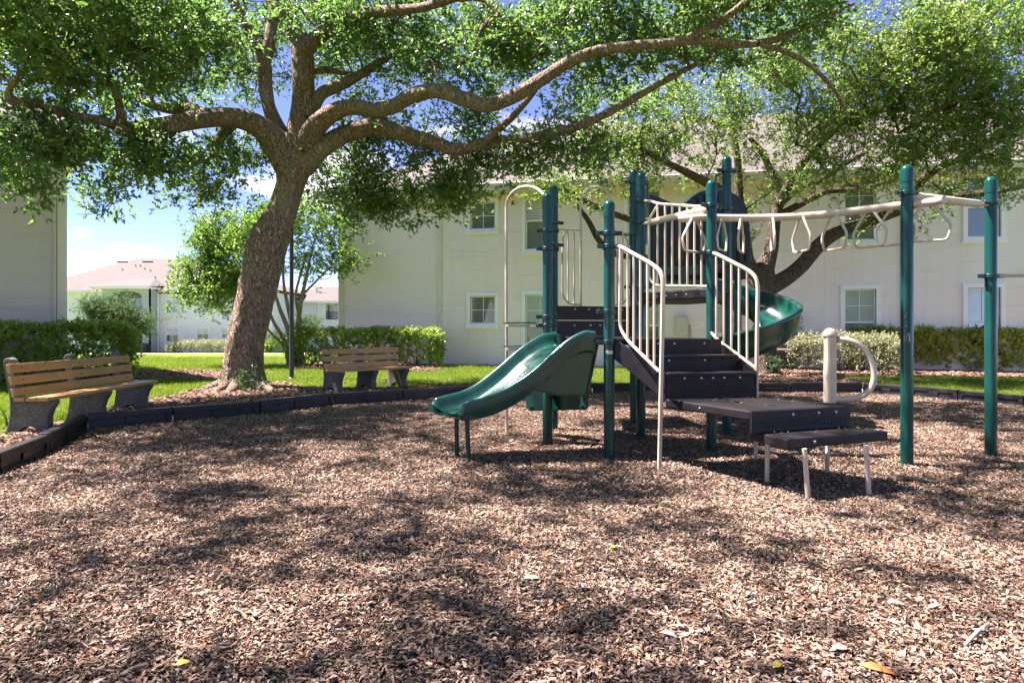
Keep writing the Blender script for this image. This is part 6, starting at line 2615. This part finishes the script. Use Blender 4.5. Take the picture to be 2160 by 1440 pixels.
# ---- round bush in front of the far building
by_ = 46.0
bb = D(245, 660, by_)
bs = Tree('round_tree', 'round dark green garden tree in front of the far balcony', 'tree', (bb.x, by_, far_z(by_)))
bs.limb([(245, 735, by_, 4), (245, 700, by_, 4), (243, 660, by_, 3)], n=8, amp=.003)
bs.m.build('trunk', M['bark2'], bs.t, smooth=True, sharp=0)
c4_ = blob_points([(240, 655, by_, 1.7, 1.5, .85, 3.0), (215, 665, by_, 1.2, 1.4, 1.0, 3), (280, 680, by_, 1.0, 1.2, .7, 3), (245, 690, by_, 2.0, 1.5, .9, 3)], .9)
bs.nodes = [(D(244, 690, by_), .1), (D(243, 665, by_), .08)]
bs.grow(c4_, M['bark2'], rmax=.03)
leafy(bs.t, c4_, DRK_V, 26, .30, 1.7)


# ------------------------------------------------------------------ hedges
def hedge(name, label, A, B, depth, h, variants, dens, z0=None, stems=True, group=None, round_=.18, scale=1.0, lumpy=.06):
    """clipped hedge along A-B (front base line), going depth backwards"""
    A, B = Vector((A[0], A[1], 0)), Vector((B[0], B[1], 0))
    d = (B - A)
    L_ = d.length
    d.normalize()
    n = Vector((-d.y, d.x, 0))
    if n.y < 0:
        n = -n
    base = (A + B) / 2 + n * depth / 2
    t = thing(name, label, 'hedge', (base.x, base.y, lawn_z(base.x, base.y) if z0 is None else z0), group)
    pts = []
    area = L_ * h + L_ * depth + 2 * h * depth
    k = int(area * dens)
    for _ in range(k):
        u = random.random() * area
        e = abs(random.gauss(0, .07))
        if u < L_ * h:
            a, b, c = random.random() * L_, e, h * (.10 + .90 * random.random() ** .8)
        elif u < L_ * h + L_ * depth:
            a, b, c = random.random() * L_, random.random() * depth, h - e
        else:
            a, b, c = (e if random.random() < .5 else L_ - e), random.random() * depth, h * (.08 + .92 * random.random())
        # rounded shoulders
        rr2 = round_
        for (val, lim) in ((b, 0), (depth - b, 0)):
            pass
        db = min(b, depth - b)
        dt = h - c
        da = min(a, L_ - a)
        if db < rr2 and dt < rr2 and (rr2 - db) ** 2 + (rr2 - dt) ** 2 > rr2 ** 2:
            c -= (rr2 - db) * .45
        if da < rr2 and dt < rr2:
            c -= (rr2 - da) * .5
        w_ = noise.noise(Vector((a * 1.7, c * 2, b * 2 + L_)))
        p = A + d * a + n * (b + w_ * lumpy * 1.2) + up * (c + w_ * lumpy)
        zz = lawn_z(p.x, p.y) if z0 is None else z0
        pts.append((p.x, p.y, p.z + zz))
    # loose interior
    for _ in range(int(L_ * depth * h * dens * .5)):
        p = A + d * random.random() * L_ + n * random.random() * depth + up * (h * (.15 + .8 * random.random()))
        zz = lawn_z(p.x, p.y) if z0 is None else z0
        pts.append((p.x, p.y, p.z + zz))
    n_ = len(pts)
    realized('foliage', variants, pts, np.stack([rng.normal(0, .7, n_), rng.normal(0, .7, n_), rng.uniform(0, 6.28, n_)], 1), rng.uniform(.75, 1.25, n_) * scale,
              np.array([.5 + .5 * noise.noise(Vector((p[0] * 1.3, p[1] * 1.3, p[2] * 2))) for p in pts]), t)
    if stems:
        m = MB()
        ks = int(L_ / .22)
        for i in range(ks):
            a = (i + random.random()) / ks * L_
            p = A + d * a + n * depth * random.uniform(.25, .75)
            zz = lawn_z(p.x, p.y) if z0 is None else z0
            for _ in range(4):
                e = p + d * random.gauss(0, .16) + n * random.gauss(0, .12) + up * h * random.uniform(.55, .85)
                mid = p.lerp(e, .5) + rv(.03)
                m.tube([p + up * (zz - .03), mid + up * zz, e + up * zz], [.013, .009, .004], 5, cap=False)
        m.build('stems', M['twig'], t, smooth=True, sharp=0)['kind'] = 'stuff'
    return t


# left hedge, parallel to the left building
hb0 = lc + lout * 1.25
hedge('clipped_hedge', 'long green clipped hedge in front of the left building behind the first bench', hb0 - ld * 4.6, hb0 + ld * 1.1, .95, 1.20, HDG_V, 95)
h2a = G(606, 775, GZ)
h2b = G(922, 777, GZ)
hedge('clipped_hedge', 'bright green hedge behind the second bench at the cream building corner', (h2a.x, h2a.y), (h2b.x, h2b.y), .9, 1.08, HDG_V, 80)
h3a, h3b = G(1664, 784, GZ), G(1900, 792, GZ)
hedge('clipped_hedge', 'silvery variegated hedge behind the D shaped grab post', (h3a.x, h3a.y), (h3b.x, h3b.y), .8, .98, HDS_V, 120, round_=.3)
h4a, h4b = G(1800, 783, GZ), G(2420, 789, GZ)
hedge('clipped_hedge', 'long yellow green hedge along the right part of the cream wall', (h4a.x, h4a.y), (h4b.x, h4b.y), .9, 1.10, HDY_V, 125)
q1, q2 = D(352, 742, 55), D(480, 742, 55)
hedge('far_hedge', 'rounded grey green hedge below the far building windows', (q1.x, 55), (q2.x, 55), 1.6, .95, HDS_V, 26, stems=False, round_=.5, scale=2.2)
q1, q2 = D(556, 736, 56), D(620, 736, 56)
hedge('far_hedge', 'low dark hedge beyond the lawn between the oak trunk and the lamp post', (q1.x, 56), (q2.x, 56), 1.4, 1.0, HDG_V, 22, stems=False, round_=.4, scale=2.2)
# blue-green shrub near the second far building
q1 = D(650, 690, 50)
sh = Tree('round_tree', 'small blue green shrub seen behind the small tree stems', 'tree', (q1.x, 50, far_z(50)))
sh.nodes = [(Vector((q1.x, 50, .1)), .05)]
sh.limb([(645, 735, 50, 3), (647, 700, 50, 2)], n=6, amp=.002)
sh.m.build('trunk', M['bark2'], sh.t, smooth=True, sharp=0)
c5 = blob_points([(648, 690, 50, 1.0, 1, .9, 3), (600, 715, 50, 1.3, 1, .7, 3)], .8)
sh.grow(c5, M['bark2'], rmax=.02)
leafy(sh.t, c5, DRK_V, 20, .28, 1.5)

# ivy at the foot of the oak and tuft by the bench
iv = thing('ivy_plant', 'small leafy weeds sprouting at the foot of the large oak trunk', 'plant', (D(520, 815, 12.1).x, 12.1, GZ))
pts = []
for _ in range(60):
    x, y = random.gauss(516, 22), random.gauss(808, 13)
    y = min(y, 828)
    p = D(x, y, 12.02 + random.gauss(0, .06) + (.04 if y < 800 else 0))
    pts.append(tuple(p))
n_ = len(pts)
realized('foliage', IVY_V, pts, np.stack([rng.normal(0, .8, n_), rng.normal(0, .8, n_), rng.uniform(0, 6.28, n_)], 1), rng.uniform(.4, .8, n_), rng.random(n_), iv)
iv2 = thing('ivy_plant', 'dark green weeds at the foot of the second oak behind the spiral slide', 'plant', (D(1642, 778, 16).x, 16, GZ))
pts = [tuple(D(random.gauss(1640, 10), random.uniform(755, 788), 15.9 + random.gauss(0, .1))) for _ in range(50)]
n_ = len(pts)
realized('foliage', IVY_V, pts, np.stack([rng.normal(0, .8, n_), rng.normal(0, .8, n_), rng.uniform(0, 6.28, n_)], 1), rng.uniform(.6, 1.1, n_), rng.random(n_), iv2)


def blade_clump(name, label, base, n, h, spread):
    m = MB()
    for i in range(n):
        a = random.uniform(0, 2 * math.pi)
        b = base + Vector((math.cos(a), math.sin(a), 0)) * spread * .25 * random.random()
        dr = Vector((math.cos(a), math.sin(a), 0))
        hh = h * random.uniform(.6, 1.1)
        pts = [b, b + up * hh * .5 + dr * spread * .2, b + up * hh * .85 + dr * spread * .6, b + up * hh * .8 + dr * spread * 1.1]
        s = up.cross(dr) * .007
        V = []
        for k, p in enumerate(pts):
            w_ = (1, .9, .6, .05)[k]
            V += [p - s * w_, p + s * w_]
        m.add(V, [(2 * k, 2 * k + 1, 2 * k + 3, 2 * k + 2) for k in range(3)])
    o = m.build(name, M['ivy'])
    return tag(o, label, 'plant')


blade_clump('grass_clump', 'tall grass clump growing at the left end of the first bench', G(18, 900, GZ), 26, .26, .16)
blade_clump('seedling', 'small green seedling under the near end of the first bench', G(55, 885, GZ), 14, .09, .08)

# ------------------------------------------------------------------ single fallen leaves, twig and litter that can be picked out
LEAFM = {'green': pbr('fallen_leaf_green', (.20, .30, .17), (.26, .35, .22), rough=.6, scale=20), 'red': pbr('fallen_leaf_red', (.30, .02, .02), (.2, .015, .012), rough=.5, scale=20),
         'yellow': pbr('fallen_leaf_yellow', (.55, .40, .05), (.30, .32, .05), rough=.5, scale=25), 'orange': pbr('fallen_leaf_orange', (.45, .16, .03), (.35, .10, .02), rough=.55, scale=20),
         'tan': pbr('fallen_leaf_tan', (.50, .39, .28), (.42, .31, .21), rough=.7, scale=20), 'grey': pbr('fallen_leaf_grey', (.42, .39, .37), (.34, .31, .30), rough=.7, scale=20)}


def fallen(px, py, ln, wd, ang, mat, label):
    p = G(px, py)
    p.z = mulch_z(p.x, p.y) + .022
    d = Vector((math.cos(ang), math.sin(ang), .08))
    V, Fc = leaf_shape(p - d * ln / 2, d, Vector((random.gauss(0, .2), random.gauss(0, .2), 1)), ln, wd, fold=.5, droop=.1)
    m = MB().add(V, Fc)
    o = m.build('fallen_leaf', LEAFM[mat], smooth=True, sharp=0)
    s = o.modifiers.new('thick', 'SOLIDIFY')
    s.thickness = .001
    tag(o, label, 'leaf', 'fallen leaves lying on the mulch')


fallen(1120, 1228, .105, .035, .05, 'green', 'pale green curled leaf lying on the mulch, bottom centre')
fallen(118, 1180, .06, .04, .3, 'red', 'small dark red leaf on the mulch at lower left')
fallen(385, 1408, .055, .03, .5, 'yellow', 'yellow green leaf on the mulch at the bottom left')
fallen(1183, 1293, .05, .022, .9, 'orange', 'short orange brown leaf on the mulch below the green leaf')
fallen(1215, 1338, .055, .03, .4, 'orange', 'folded orange leaf on the mulch, lowest of the two by the bottom centre')
fallen(1295, 1163, .05, .03, .2, 'yellow', 'ochre leaf in the sunlit mulch patch right of centre')
fallen(1240, 1252, .11, .03, -.1, 'grey', 'long grey torn leaf right of the pale green leaf')
fallen(1410, 1352, .08, .035, -.6, 'grey', 'grey leaf on shaded mulch at the bottom right of centre')
fallen(1775, 1378, .10, .04, .1, 'tan', 'wide tan leaf on the mulch at the bottom right')
fallen(1850, 1418, .13, .035, -.7, 'orange', 'long orange tan leaf pointing down at the bottom right edge of the mulch')
fallen(1640, 1415, .06, .03, .6, 'yellow', 'small yellow leaf at the bottom between centre and right corner')
fallen(160, 1062, .05, .02, .2, 'orange', 'thin orange leaf on the mulch near the left border')
tw = MB()
p0 = G(2035, 1372)
p1 = G(2085, 1330)
pm = (p0 + p1) / 2
for p in (p0, p1, pm):
    p.z = mulch_z(p.x, p.y) + .03
tw.tube([p0, pm + up * .012, p1 + up * .01], [.006, .008, .005], 7)
tw.tube([pm, pm + Vector((.05, .03, .015))], [.005, .003], 6)
tw.tube([pm.lerp(p0, .5), pm.lerp(p0, .5) + Vector((-.035, .03, .01))], [.004, .002], 6)
tag(tw.build('fallen_twig', pbr('lichen_twig', (.30, .32, .28), (.2, .2, .18), rough=.9, scale=60), smooth=True), 'grey lichened twig lying on the mulch at the bottom right corner', 'twig')

for o in bpy.data.objects:
    if '_o' in o:
        del o['_o']

print('TRIS', TRIS, sum(t for _, t in TRIS), 'all', sum(len(o.data.polygons) for o in bpy.data.objects if o.type == 'MESH' and o.users_collection))
